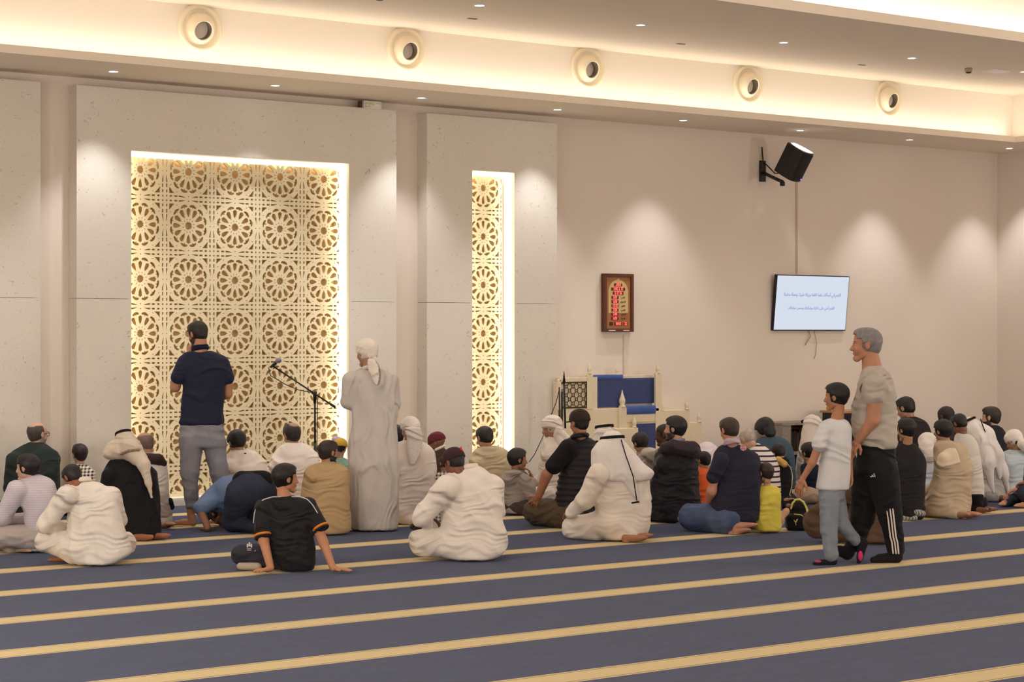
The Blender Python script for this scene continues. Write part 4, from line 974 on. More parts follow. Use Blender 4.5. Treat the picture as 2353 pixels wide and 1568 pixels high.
# --- the tall man in the navy polo standing in front of the big niche
def standing_polo():
    F = Fig(458, 1211, 'man standing in navy polo and grey jeans, hand raised to his face'); g = 255; hd = Head((453, 769, 4), 59, -52, 14)
    la = [cap((411, 860, -18), (404, 890, -8), 12.5, 11.5), cap((404, 890, -8), (428, 822, 26), 11, 7)]
    ra = [cap((521, 866, 12), (521, 906, 18), 12.5, 10.5), cap((521, 906, 18), (492, 922, 60), 10, 7)]
    legs = [cap((440, 1010, -5), (436, 1090, -4), 22, 17), cap((436, 1090, -4), (440, 1196, -2), 14, 8.5), cap((490, 1010, 6), (501, 1095, 12), 22, 17), cap((501, 1095, 12), (514, 1196, 22), 14, 8.5)]
    g1 = [hd.head_mesh(F), F.solid([cap(hd.P(-.12, -.3), (458, 828, 0), 14, 20), cap((458, 838, 0), (462, 985, 0), 26, 28)] + la + ra + legs, vox=2.8, k=5),
          F.solid(hand_prims((428, 820, 26), (.15, -1, .15), (.8, 0, .5), g, -1, .6), vox=1.2, k=1.2), F.solid(hand_prims((492, 922, 60), (-.9, 0, .5), (0, 0, -1), g, 1, .3), vox=1.6, k=1.2),
          F.solid(foot_prims((445, 1201, -4), (-.95, 0, .25), (0, -1, 0), g, True, -1), vox=1.4, k=1.5), F.solid(foot_prims((517, 1201, 24), (-.9, 0, .4), (0, -1, 0), g), vox=1.8, k=1.5)]
    F.emit('body', g1, skinm((186, 134, 106)))
    M = cloth((40, 42, 62), .8, .4, 'polo_cloth')
    o = F.part('polo_shirt', [loft([(806, 434, 488, 0, 15), (814, 424, 505, 0, 21), (828, 415, 518, 0, 27), (852, 415, 522, 0, 31), (885, 421, 516, 0, 31), (930, 417, 514, 0, 31), (978, 412, 513, 0, 33)], 2.6, 7), cap((426, 834, -10), (412, 866, -17), 17, 17), cap((510, 836, 10), (521, 870, 12), 17, 16)], M, k=8, vox=2.3, wr=(2.2, 32, (1, .6, 1)))
    F.part('collar', [tor((460, 802, 0), rotM(-52, 12), 16, 5), tor((460, 797, 0), rotM(-52, 12), 15, 4)], cloth((28, 28, 48), .8), vox=1.8, k=2)
    JM = mat('washed_grey_denim', (142, 140, 148), .85, .1, (7, .16), (30, .5, .01), stretch=(1, 1, .5))
    F.part('jeans', [loft([(966, 414, 511, 0, 29), (1000, 413, 515, 0, 31), (1030, 414, 518, 0, 28)], 2.5, 8), cap((441, 1012, -5), (437, 1085, -5), 27, 22), cap((437, 1085, -5), (441, 1158, -2), 20, 15.5), cap((490, 1012, 6), (502, 1090, 12), 27, 21), cap((502, 1090, 12), (513, 1165, 22), 20, 15)], JM, k=6, vox=2.3, wr=(2.6, 22, (.5, 1.4, .5)))
    hair(F, hd, 'short', (38, 30, 28)); beard(F, hd, (50, 38, 32), .012); brows_eyes(F, hd)
standing_polo()

def standing_robe():
    F = Fig(860, 1220, 'man standing in long pale grey robe and white wrapped headscarf beside the big niche'); g = 252; hd = Head((842, 812, 4), 62, -45, 4)
    R = type('R', (), {})(); arms_ = [cap((806, 872, -8), (798, 925, -2), 12, 11), cap((798, 925, -2), (830, 935, 45), 10, 7), cap((902, 875, 8), (906, 930, 12), 12, 11), cap((906, 930, 12), (880, 938, 55), 10, 7)]
    F.emit('body', [hd.head_mesh(F), F.solid([cap(hd.P(-.12, -.3), (853, 870, 0), 14, 20), cap((855, 880, 0), (858, 1010, 0), 26, 28), cap((840, 1010, 0), (838, 1200, 0), 20, 9), cap((878, 1010, 0), (880, 1200, 0), 20, 9)] + arms_, vox=3, k=5),
                    F.solid(hand_prims((830, 935, 45), (.4, -.1, .8), (0, 1, 0), g, 1), vox=1.8, k=1.2), F.solid(hand_prims((880, 938, 55), (-.4, -.1, .8), (0, 1, 0), g, -1), vox=1.8, k=1.2),
                    F.solid(foot_prims((838, 1211, -5), (-.6, 0, .8), (0, -1, 0), g), vox=2, k=1.5), F.solid(foot_prims((880, 1211, 5), (-.6, 0, .8), (0, -1, 0), g), vox=2, k=1.5)], skinm(SKIN['tan']))
    F.part('robe', [loft([(846, 828, 872, 2, 15), (853, 814, 890, 0, 20), (866, 800, 905, 0, 27), (890, 798, 912, 0, 31), (925, 807, 913, 0, 32), (964, 808, 912, 0, 33), (1018, 801, 914, 0, 36), (1094, 800, 915, 0, 40), (1170, 802, 916, 0, 42), (1217, 806, 914, 0, 42)], 2.4, 6), cap((808, 874, -8), (800, 922, -4), 21, 18), cap((800, 925, -4), (830, 934, 30), 17, 13), cap((902, 876, 8), (905, 930, 12), 15, 14), cap((905, 930, 12), (885, 940, 45), 13, 12)], cloth((204, 196, 190), .85, .6, vert=True), k=7, vox=2.7, wr=(3.0, 26, (1.6, .06, 1.2)))
    F.part('collar', [tor((853, 845, 0), rotM(-45, 10), 17, 5)], cloth((224, 214, 206)), vox=1.9, k=1)
    turban(F, hd, (236, 226, 214), tails=[loft([(824, 846, 862, -24, 7), (845, 847, 872, -30, 5), (864, 855, 874, -33, 4), (885, 864, 870, -34, 3)], 2.2, 3), cap((862, 826, -14), (872, 842, -12), 6, 5)])
standing_robe()

# --- grey-haired man walking left
def walking_man():
    F = Fig(2015, 1292, 'grey-haired man walking left in light grey T-shirt and black striped track trousers'); g = 308; hd = Head((1990, 793, 0), 77, -84, 0)
    la = [cap((2003, 885, -48), (1997, 965, -48), 18, 15), cap((1997, 965, -48), (1966, 1010, -34), 14.5, 9.5)]
    ra = [cap((2036, 885, 44), (2053, 960, 42), 18, 15), cap((2053, 960, 42), (2051, 1040, 20), 14, 9.5)]
    legs = [cap((2000, 1080, 22), (1984, 1190, 20), 30, 20), cap((1984, 1190, 20), (1960, 1262, 20), 17, 11), cap((2026, 1080, -20), (2042, 1188, -20), 30, 20), cap((2042, 1188, -20), (2056, 1270, -18), 17, 12)]
    F.emit('body', [hd.head_mesh(F, 1.7), F.solid([cap(hd.P(-.12, -.3), (2008, 875, 0), 19, 27), cap((2008, 885, 0), (2013, 1030, 0), 34, 34)] + la + ra + legs, vox=3, k=6),
                    F.solid(hand_prims((1966, 1010, -34), (-.55, .85, .1), (.3, 0, 1), g, 1, .3), vox=1.4, k=1.4), F.solid(hand_prims((2051, 1040, 20), (-.15, 1, -.1), (-.8, 0, -.3), g, 1, .5), vox=1.3, k=1.4)], skinm((184, 130, 104)))
    F.part('t_shirt', [loft([(834, 1993, 2014, 0, 17), (843, 1984, 2028, 0, 24), (855, 1979, 2040, 0, 36), (870, 1975, 2050, 0, 46), (905, 1967, 2057, 0, 50), (950, 1957, 2059, 0, 47), (985, 1957, 2062, 0, 47), (1015, 1966, 2062, 0, 46), (1034, 1986, 2056, 0, 42)], 2.3, 8), cap((2003, 884, -46), (1999, 908, -50), 29, 25), cap((2036, 884, 44), (2046, 915, 44), 26, 23)], cloth((184, 174, 162), .85, .8), k=9, vox=2.5, wr=(3.4, 26, (.4, 1.5, .6)))
    F.part('t_shirt_print', [cap((1977, 882, -26), (1972, 893, -24), 1.6), cap((1972, 893, -24), (1974, 902, -26), 1.4)], mat('print_grey', (110, 105, 110), .8), vox=.9, k=0)
    TM = cloth((30, 28, 30), .7, .4, 'track_cloth'); tl = [loft([(1012, 1972, 2056, 0, 40), (1050, 1969, 2058, 0, 42), (1088, 1964, 2060, 0, 40)], 2.3, 9), cap((2000, 1085, 20), (1986, 1190, 20), 39, 28), cap((1986, 1190, 20), (1968, 1252, 20), 27, 20), cap((2024, 1085, -20), (2042, 1185, -20), 38, 28), cap((2042, 1185, -20), (2055, 1262, -18), 26, 20)]
    t = F.part('track_trousers', tl, TM, k=7, vox=2.5, wr=(2.0, 30, (1.3, .5, 1)))
    for i, (a, b_) in enumerate(((2029, 2043), (2036, 2049), (2042, 2055))):
        pts = [(a + (b_ - a) * q + (2 if q > .7 else 0), 1165 + 103 * q) for q in np.linspace(0, 1, 9)]
        P = []
        for (xa, ya), (xb, yb) in zip(pts, pts[1:]):
            def dd(x, y):
                c = 2042 + (y - 1185) / 77 * 13 if y > 1185 else 2042; r = 26 - (max(y, 1185) - 1185) / 77 * 6 + 1; return -20 - math.sqrt(max(r * r - (x - c) ** 2, 1)) - 1.2
            P.append(cap((xa, ya, dd(xa, ya)), (xb, yb, dd(xb, yb)), 1.9))
        F.part('white_stripe', P, mat('stripe_white', (226, 216, 210), .7), parent=t, vox=1.1, k=0)
    F.part('white_stripe', [cap((2057, 1062, -14), (2060, 1120, -16), 1.8)], mat('stripe_white', (226, 216, 210), .7), parent=t, vox=1.2, k=0)
    F.part('trefoil_mark', [cap((1990 + k * 4, 1092 - k * 3.4, -56), (1993.5 + k * 3.4, 1092, -56), 1.3) for k in range(3)], mat('mark_grey', (190, 186, 188), .7), parent=t, vox=.8, k=0)
    sk = cloth((34, 30, 34), .9, .2, 'sock_cloth')
    F.part('sock', [cap((2056, 1262, -18), (2057, 1278, -18), 15, 13.5), cap((2057, 1278, -18), (2018, 1282, -20), 13, 10.5), cap((2018, 1282, -20), (2003, 1285, -20), 10, 7.5)], sk, vox=1.8, k=4)
    F.part('sock', [cap((1962, 1250, 20), (1953, 1272, 20), 14, 14), cap((1953, 1272, 20), (1932, 1266, 22), 13, 10), cap((1950, 1278, 20), (1928, 1270, 22), 12, 8)], sk, vox=1.8, k=4)
    hair(F, hd, 'grey', (128, 122, 122)); brows_eyes(F, hd, (70, 60, 58)); 
walking_man()

def walking_boy():
    F = Fig(1915, 1298, 'boy walking left in white T-shirt, grey jeans and dark socks'); g = 275; hd = Head((1921, 913, 0), 62, -66, 2)
    la = [cap((1892, 988, -20), (1863, 1062, -24), 11, 9), cap((1863, 1062, -24), (1843, 1098, -16), 8.5, 6.5)]
    ra = [cap((1945, 988, 20), (1955, 1050, 22), 11, 9), cap((1955, 1050, 22), (1955, 1082, 8), 8.5, 6.5)]
    legs = [cap((1903, 1140, -12), (1903, 1215, -12), 18, 14), cap((1903, 1215, -12), (1908, 1284, -12), 12, 8), cap((1922, 1140, 12), (1935, 1206, 14), 18, 14), cap((1935, 1206, 14), (1976, 1250, 26), 12, 8)]
    F.emit('body', [hd.head_mesh(F, 1.7), F.solid([cap(hd.P(-.12, -.3), (1921, 982, 0), 11.5, 18), cap((1920, 992, 0), (1914, 1120, 0), 22, 24)] + la + ra + legs, vox=2.8, k=5),
                    F.solid(hand_prims((1843, 1098, -16), (-.35, .95, .1), (.6, 0, .6), g, 1, .3), vox=1.2, k=1.2), F.solid(hand_prims((1955, 1082, 8), (0, 1, -.1), (-.8, 0, -.3), g, 1, .3), vox=1.3, k=1.2)], skinm((176, 122, 92)))
    F.part('t_shirt', [loft([(961, 1905, 1938, 0, 14), (970, 1888, 1950, 0, 23), (986, 1880, 1956, 0, 29), (1030, 1886, 1955, 0, 31), (1080, 1881, 1954, 0, 31), (1126, 1875, 1952, 0, 31)], 2.5, 6), cap((1893, 986, -19), (1879, 1020, -24), 17, 18.5), cap((1943, 986, 19), (1948, 1030, 20), 15, 14)], cloth((214, 212, 214), .85, .35), k=7, vox=2.3, wr=(2.4, 30, (1.4, .3, 1)))
    DM_ = mat('grey_denim', (132, 138, 148), .85, .1, (8, .12), (30, .5, .01))
    F.part('jeans', [loft([(1112, 1883, 1942, 0, 25), (1150, 1880, 1942, 0, 25)], 2.4, 8), cap((1904, 1148, -12), (1903, 1215, -12), 24, 20), cap((1903, 1215, -12), (1908, 1276, -12), 19, 16.5), cap((1921, 1148, 12), (1936, 1206, 14), 24, 19), cap((1936, 1206, 14), (1970, 1245, 25), 18, 14)], DM_, k=5, vox=2.3, wr=(2.4, 22, (.5, 1.3, .5)))
    sk = cloth((34, 30, 42), .9, .2, 'sock_cloth'); pk = cloth((196, 60, 110), .8, .2, 'sock_pink')
    F.part('sock', [cap((1909, 1283, -12), (1913, 1289, -12), 9.5, 8.5), cap((1913, 1289, -12), (1884, 1292, -14), 8.5, 6.5), cap((1884, 1292, -14), (1869, 1294, -15), 6, 4)], sk, vox=1.5, k=3)
    F.part('sock', [cap((1977, 1246, 27), (1987, 1252, 28), 12, 12), cap((1987, 1252, 28), (1980, 1284, 22), 11.5, 8), cap((1980, 1284, 22), (1976, 1295, 20), 7, 4.5)], sk, vox=1.5, k=3)
    F.part('sock_patch', [ell((1877, 1289, -18), (8, 3.2, 5))], pk, vox=1.1, k=0); F.part('sock_patch', [ell((1980, 1280, 16), (6, 12, 5))], pk, vox=1.1, k=0)
    hair(F, hd, 'full', (20, 17, 18)); brows_eyes(F, hd)
walking_boy()

# --- boy in the football shirt leaning back on his hands
def football_boy():
    F = Fig(680, 1313, 'boy in black football shirt with orange cuffs, sitting and leaning back on his hands'); g = 262; hd = Head((656, 1101, 6), 66, 62, 0, 0)
    la = [cap((607, 1180, -8), (609, 1240, -24), 14, 12.5), cap((609, 1240, -24), (628, 1299, -52), 11.5, 8.5)]
    ra = [cap((712, 1175, 8), (744, 1246, -12), 14, 12), cap((744, 1246, -12), (768, 1300, -38), 11, 8)]
    legs = [cap((650, 1280, 15), (552, 1278, 30), 24, 18), cap((552, 1280, 30), (640, 1298, 62), 15, 10), cap((690, 1280, 25), (660, 1285, 110), 22, 16), cap((660, 1290, 110), (575, 1303, 10), 14, 8)]
    F.emit('body', [hd.head_mesh(F, 1.6), F.solid([cap(hd.P(-.12, -.3), (656, 1160, 0), 13, 20), cap((660, 1170, 0), (680, 1285, 0), 28, 30)] + la + ra + legs, vox=2.8, k=5),
                    F.solid(hand_prims((627, 1302, -54), (-.62, .02, -.7), (0, 1, 0), g, -1, .06, 1.4), vox=1.1, k=1.3), F.solid(hand_prims((769, 1303, -40), (.97, .03, -.15), (0, 1, 0), g, -1, .06, 1.4), vox=1.1, k=1.3)], skinm((188, 132, 100)))
    M = cloth((34, 33, 36), .55, .5, 'jersey_cloth')
    o = F.part('football_shirt', [loft([(1138, 636, 674, 0, 15), (1146, 612, 700, 0, 21), (1160, 597, 716, 0, 29), (1190, 607, 716, 0, 33), (1230, 617, 720, 0, 35), (1288, 632, 726, 0, 37), (1311, 642, 720, 0, 32)], 2.4, 7), cap((607, 1170, -6), (607, 1222, -16), 22, 21.5), cap((706, 1164, 6), (733, 1208, -4), 22, 19)], M, k=9, vox=2.2, wr=(2.6, 26, (1.3, .7, 1)))
    for a, b_, r in (((606, 1223, -17), (607, 1228, -19), 21.8), ((734, 1206, -6), (737, 1211, -8), 19.8)):
        d = (V3(*b_) - V3(*a)); d /= np.linalg.norm(d); M3 = np.stack([np.cross(d, [0, 0, 1.]), -d, [0, 0, 1.]]); M3[0] /= np.linalg.norm(M3[0]); M3[2] = np.cross(M3[0], M3[1])
        F.part('orange_cuff', [tor(V3(*b_) + d * 1, M3, r - 2.5, 3.2)], mat('cuff_orange', (216, 128, 44), .6), parent=o, vox=1.4, k=0)
        F.part('black_cuff_edge', [tor(V3(*b_) + d * 6, M3, r - 3, 2.6)], M, parent=o, vox=1.4, k=0)
    for pts in ([(648, 1141, -14), (628, 1141, -16), (608, 1147, -16), (594, 1160, -16), (587, 1178, -18), (585, 1200, -20)], [(672, 1141, -12), (692, 1141, -14), (708, 1147, -14), (720, 1160, -14), (731, 1178, -14)]):
        F.part('white_piping', [cap(a, b_, 1.3) for a, b_ in zip(pts, pts[1:])], mat('piping_white', (214, 206, 206), .7), parent=o, vox=.9, k=0)
    T = cloth((50, 50, 60), .7, .5, 'track_cloth')
    t = F.part('trousers', [grow(p, 6) for p in legs[:3]] + [grow(legs[3], 3)] + [ell((678, 1285, 10), (46, 26, 36))], T, k=6, vox=2.4, wr=(2, 24), cut=[rbox((566, 1304, -2), (32, 7, 30))])
    F.part('sock', [cap((592, 1303, 4), (552, 1302, 2), 9.5, 8.5)], cloth((176, 164, 146), .9, .3, 'sock_cloth'), vox=1.6, k=2)
    lg = []
    for dx, dy, rx, ry in ((0, -6, 2.2, 6), (-4.5, -3, 2.2, 5), (4.5, -3, 2.2, 5)): lg.append(ell((573 + dx, 1258 + dy, 2.5), (rx, ry, 1.6)))
    lg += [cap((568, 1262 + k * 3.2, 1.6), (577, 1262 + k * 3.2, 1.6), .8) for k in range(2)] + [cap((584, 1272, 1), (587, 1265, 1), .8)]
    F.part('trefoil_mark', lg, mat('mark_white', (222, 218, 220), .7), parent=t, vox=.7, k=0)
    hair(F, hd, 'full', (22, 18, 18)); brows_eyes(F, hd)
football_boy()

# --- man prostrating in denim shirt
def prostrate():
    F = Fig(575, 1226, 'man bowed to the floor in blue denim shirt and dark jeans'); g = 268; hd = Head((486, 1196, 132), 56, -37, 80)
    la = [cap((496, 1140, 66), (454, 1176, 40), 13, 11), cap((454, 1176, 40), (474, 1214, 20), 10.5, 8)]
    ra = [cap((540, 1150, 130), (570, 1190, 150), 13, 11), cap((570, 1190, 150), (535, 1214, 170), 10, 8)]
    legs = [cap((556, 1140, -10), (524, 1206, 30), 26, 17), cap((524, 1208, 30), (600, 1214, -28), 15, 10), cap((600, 1140, 15), (572, 1206, 62), 26, 17), cap((572, 1208, 62), (640, 1214, 10), 15, 10)]
    F.emit('body', [hd.head_mesh(F, 2), F.solid([cap(hd.P(-.12, -.3), (502, 1160, 92), 13, 22), cap((505, 1155, 88), (575, 1125, 0), 26, 32)] + la + ra + legs, vox=3, k=5), F.solid(hand_prims((474, 1216, 18), (-.3, .1, .9), (0, 1, 0), g, -1, .05), vox=1.4, k=1.2), F.solid(hand_prims((535, 1216, 170), (-.3, .1, .9), (0, 1, 0), g, 1, .05), vox=1.8, k=1.2), F.solid(foot_prims((604, 1214, -30), (.75, 0, -.6), (0, 1, 0), g), vox=1.8, k=1.4), F.solid(foot_prims((644, 1214, 8), (.75, 0, -.6), (0, 1, 0), g), vox=1.8, k=1.4)], skinm(SKIN['brown']))
    F.part('denim_shirt', [cap((562, 1122, 14), (500, 1152, 88), 36, 36), cap((520, 1130, 50), (530, 1150, 120), 34, 28), cap((496, 1138, 64), (455, 1172, 42), 26, 18), cap((540, 1150, 128), (568, 1186, 148), 22, 18)], mat('light_denim', (112, 132, 168), .85, .1, (8, .12), (12, .5, .02)), k=10, vox=2.4, wr=(2.5, 28))
    F.part('undershirt', [cap((554, 1105, 6), (606, 1104, 4), 22, 22)], cloth((24, 22, 26)), k=5, vox=2.4, wr=(1.5, 20))
    F.part('jeans', [ell((578, 1128, -4), (48, 42, 44)), cap((556, 1135, -12), (530, 1200, 26), 37, 24), cap((600, 1135, 12), (576, 1200, 58), 36, 24), cap((530, 1206, 26), (600, 1210, -26), 19, 14), cap((576, 1206, 60), (640, 1210, 12), 19, 14)], mat('dark_denim', (52, 56, 72), .85, .1, (8, .14), (30, .5, .01)), k=8, vox=2.5, wr=(1.8, 26))
    hair(F, hd, 'short')
prostrate()
def rows_(*a): return list(a)

# --- left group
F, hd, R = sitter('bald man with glasses in dark green suit jacket, far left by the wall', 74, 1196, 1040, (82, 1000), 58, 'light', (46, 54, 52), None, phi=-37, hphi=38, th=0, pose='cross', rows=rows_((1017, 62, 94), (1028, 40, 112), (1041, 20, 129), (1060, 14, 134), (1120, 13, 136), (1190, 22, 132)), legs=(40, 40, 44), col=(38, 44, 42), nm='suit_jacket', wr=(2.0, 34))
hair(F, hd, 'fringe', (74, 66, 62)); brows_eyes(F, hd, (90, 80, 76)); beard(F, hd, (150, 130, 120), .006)
F.part('glasses', [tor(hd.P(.40, .01, .13), np.stack([hd.M[1], hd.M[0], hd.M[2]]), 5.2, .8), tor(hd.P(.40, .01, -.13), np.stack([hd.M[1], hd.M[0], hd.M[2]]), 5.2, .8), cap(hd.P(.40, .04, .2), hd.P(0, .03, .36), .8), cap(hd.P(.40, .04, -.2), hd.P(0, .03, -.36), .8)], mat('glasses_frame', (60, 40, 40), .3), vox=.7, k=0)
def striped_profile():
    F = Fig(82, 1270, 'young man in lilac-white shirt turned to the left edge, legs folded'); g = 262; hd = Head((62, 1076, 0), 60, -76, 2)
    R = seat(86, 1270, 1112, 60, -76, 'cross', rows_((1092, 68, 98), (1101, 50, 114), (1115, 34, 127), (1145, 40, 131), (1180, 56, 130), (1230, 58, 127), (1266, 58, 120)), None, (62, 1076), .05, g)
    R.up = [cap((44, 1128, -28), (10, 1190, -26), 15, 12), cap((100, 1128, 28), (70, 1190, 40), 15, 12)]; R.fo = [cap((10, 1190, -26), (-30, 1208, -10), 11, 8), cap((70, 1190, 40), (-10, 1205, 40), 11, 8)]
    R.legs = [cap((85, 1236, -12), (-10, 1228, -34), 24, 17), cap((-10, 1232, -34), (40, 1258, 20), 15, 10), cap((85, 1236, 14), (-5, 1232, 52), 24, 17), cap((-5, 1236, 52), (30, 1258, -10), 15, 10)]
    R.feet = [(V3(44, 1260, 22), V3(1, 0, .3), V3(0, -1, 0)), (V3(32, 1260, -12), V3(1, 0, -.3), V3(0, -1, 0))]; R.wri = [V3(-30, 1208, -10), V3(-10, 1205, 40)]
    body(F, hd, R, 'light', hands=True)
    def stripes(nt, sp, tc): return mnode(nt, 'GREATER_THAN', mnode(nt, 'FRACT', mnode(nt, 'MULTIPLY', sp.outputs[2], 55)), .8)
    F.part('shirt', [R.torso, cap((46, 1126, -26), (12, 1186, -26), 25, 20), cap((12, 1188, -26), (-28, 1206, -12), 19, 14), grow(R.up[1], 6), grow(R.fo[1], 4)], pattern('striped_shirt', (214, 204, 212), (196, 186, 200), stripes), k=9, vox=2.5, wr=(3.0, 30))
    F.part('trousers', [grow(p, 7) for p in R.legs] + [ell((86, 1240, 0), (38, 28, 34))], cloth((186, 174, 168), .85, .6), k=8, vox=2.6, wr=(3.2, 24))
    collar(F, hd, R, (206, 202, 214)); hair(F, hd, 'full', (30, 24, 26)); brows_eyes(F, hd)
striped_profile()
def cream_back():
    F = Fig(215, 1300, 'man in cream robe seen from behind at lower left, head bent over a phone'); g = 268; hd = Head((163, 1099, 14), 58, -50, 38)
    R = seat(215, 1300, 1126, 58, -45, 'cross', rows_((1105, 172, 198), (1112, 150, 228), (1126, 138, 250), (1150, 146, 266), (1190, 154, 277), (1240, 148, 293), (1268, 142, 302), (1288, 152, 298), (1300, 175, 270)), None, None, .10, g)
    R.up = [cap((158, 1142, -22), (104, 1208, -14), 16, 12), cap((252, 1142, 20), (262, 1200, 50), 16, 12)]; R.fo = [cap((104, 1208, -14), (134, 1220, 46), 12, 8), cap((262, 1200, 50), (190, 1210, 80), 12, 8)]
    R.legs = [cap((190, 1262, -5), (100, 1246, 26), 26, 17), cap((100, 1248, 26), (160, 1284, 40), 15, 10), cap((240, 1262, 20), (270, 1258, 95), 26, 17), cap((270, 1262, 95), (185, 1284, 70), 14, 10)]
    R.wri = [V3(134, 1220, 46), V3(190, 1210, 80)]; R.feet = [(V3(158, 1287, 30), V3(-.9, 0, -.1), V3(0, -1, 0)), (V3(185, 1288, 70), V3(-.9, 0, .3), V3(0, -1, 0))]
    R.top = V3(184, 1112, R.top[2])
    body(F, hd, R, (150, 96, 72), hands=True)
    F.part('robe', [R.torso, cap((158, 1140, -20), (106, 1204, -14), 26, 19), cap((106, 1206, -14), (132, 1216, 40), 18, 14), grow(R.up[1], 8), grow(R.fo[1], 6), grow(R.legs[0], 10), cap((98, 1236, 24), (165, 1284, -6), 13, 12), grow(R.legs[2], 8), grow(R.legs[3], 5)], cloth((232, 222, 211), .85, .6), k=8, vox=2.7, wr=(3.6, 36, (1.2, .6, 1)))
    hair(F, hd, 'short', (30, 24, 24)); collar(F, hd, R, (232, 220, 204))
cream_back()
e = empty('smartphone', tuple(px_at(141, 1217, 14.75)), 'lit smartphone held by the cream-robed man at lower left', 'phone')
boxo('case', -.04, .04, -.004, .004, -.008, .008, M_BLK, e); boxo('lit_display', -.038, .038, -.006, -.004, -.007, .009, mat('phone_display', (120, 150, 235), .3, emit=((110, 140, 230), .8)), e)
def chk(nt, sp, tc):
    a = mnode(nt, 'GREATER_THAN', mnode(nt, 'FRACT', mnode(nt, 'MULTIPLY', mnode(nt, 'ADD', sp.outputs[0], mnode(nt, 'MULTIPLY', sp.outputs[1], -.75)), 26)), .55); b = mnode(nt, 'GREATER_THAN', mnode(nt, 'FRACT', mnode(nt, 'MULTIPLY', sp.outputs[2], 34)), .55)
    return mnode(nt, 'MULTIPLY', mnode(nt, 'ADD', a, b), .5)
sitter('small boy in black and white checked shirt sitting by the left wall', 184, 1184, 1080, (179, 1046), 49, 'light', (214, 204, 190), 'short', (40, 28, 32), phi=-37, th=0, pose='cross', rows=rows_((1066, 170, 190), (1074, 156, 206), (1086, 150, 216), (1120, 151, 219), (1190, 150, 216)), legs=(50, 50, 60), tm=pattern('checked_shirt', (226, 214, 200), (44, 40, 44), chk), g=190)
def black_cloak():
    F = Fig(305, 1240, 'man in black cloak and beige patterned headcloth with black cord ring'); g = 258; hd = Head((284, 1023, 12), 56, -60, 22, -8)
    R = seat(300, 1240, 1075, 58, -37, 'kneel', rows_((1050, 264, 306), (1060, 248, 330), (1084, 236, 356), (1120, 228, 364), (1170, 229, 367), (1212, 240, 370), (1236, 268, 366)), None, (284, 1023), .06, g)
    R.feet = [(V3(318, 1231, -34), V3(.9, 0, -.4), V3(0, 1, 0)), (V3(346, 1231, -8), V3(.9, 0, -.4), V3(0, 1, 0))]
    body(F, hd, R, (160, 104, 78)); garment(F, R, (30, 29, 32), 'cloak', wr=(2.0, 40, (1.2, .4, 1)), legs=False, m=cloth((30, 29, 32), .7, .5, vert=True), extra=[grow(R.legs[0], 5)])
    F.part('robe_hem', [cap((300, 1226, -20), (340, 1228, -20), 12, 10)], cloth((26, 25, 28)), k=2)
    o = F.part('headcloth', hd.skull(.07) + [cap((262, 1034, 4), (306, 1034, -8), 22, 24), ell((250, 1044, 0), (14, 12, 16)), cap((300, 1030, -12), (336, 1066, -28), 24, 15), cap((336, 1066, -28), (347, 1108, -34), 13, 8), cap((347, 1108, -34), (355, 1140, -36), 7, 3)], cloth((214, 198, 180), .85, .5), vox=2.0, k=7, wr=(2.6, 20))
    F.part('woven_band', [cap((284, 1042, -32), (304, 1034, -38), 3.2, 3.4), cap((304, 1034, -38), (326, 1032, -34), 3.4, 3)], mat('woven_band', (142, 122, 104), .9, .1, (90, .4)), parent=o, vox=1.3, k=2)
    agal(F, hd, 0, u=.47, R_=.33)
black_cloak()
F, hd, R = sitter('bald man in white tee with dark scarf, left of the man in navy polo', 352, 1214, 1062, (328, 1023), 54, 'tan', (222, 214, 206), None, phi=-37, hphi=-62, th=15, rows=rows_((1040, 322, 352), (1050, 312, 368), (1066, 310, 380), (1100, 308, 385), (1150, 308, 389), (1186, 306, 396), (1206, 310, 394)), arms='half', legs=(30, 28, 34), g=235)
F.part('dark_scarf', [cap((330, 1054, -6), (366, 1056, -8), 14, 13), cap((366, 1056, -8), (376, 1066, 0), 12, 8)], cloth((62, 48, 46)), vox=2, k=4, wr=(2, 16)); hair(F, hd, 'fringe', (120, 95, 85))
F.part('shirt_tail', [loft([(1132, 307, 387, 0, 32), (1160, 306, 392, 0, 37), (1188, 305, 397, 0, 39)], 2.3, 6)], cloth((184, 170, 162), .85, .6), vox=2.4, wr=(2.6, 22))
F.part('sleeve_cuff', [cap((391, 1150, 0), (394, 1166, 2), 6, 7)], cloth((26, 28, 40)), vox=1.8)
sitter('dark-haired man in white shirt with small neck label, right of the standing polo man', 562, 1202, 1056, (541, 1019), 55, 'tan', (236, 222, 212), 'full', (28, 23, 24), th=22, rows=rows_((1033, 535, 570), (1040, 524, 588), (1052, 514, 603), (1078, 512, 616), (1130, 510, 622), (1190, 515, 615)), legs=(60, 60, 70), col=(206, 204, 222))[0].part('neck_label', [rbox((567, 1041, -27), (3.5, 1.8, 1.5))], mat('ink_black', (40, 36, 40), .7), vox=.9, k=0)
F, hd, R = sitter('balding man in white shirt sitting under the microphone stand', 678, 1184, 1056, (668, 1003), 55, 'tan', (238, 226, 218), 'short', (40, 32, 34), th=14, rows=rows_((1018, 655, 696), (1028, 640, 712), (1044, 626, 727), (1068, 618, 736), (1120, 616, 738), (1190, 622, 730)), legs=(70, 66, 70), col=(240, 230, 222))
F.part('bald_spot', [grow(hd.skull(.047)[0], 0)], skinm(SKIN['tan']), vox=1.6, k=0, inter=[ell(hd.P(-.30, .42, 0), (12, 9, 12))])
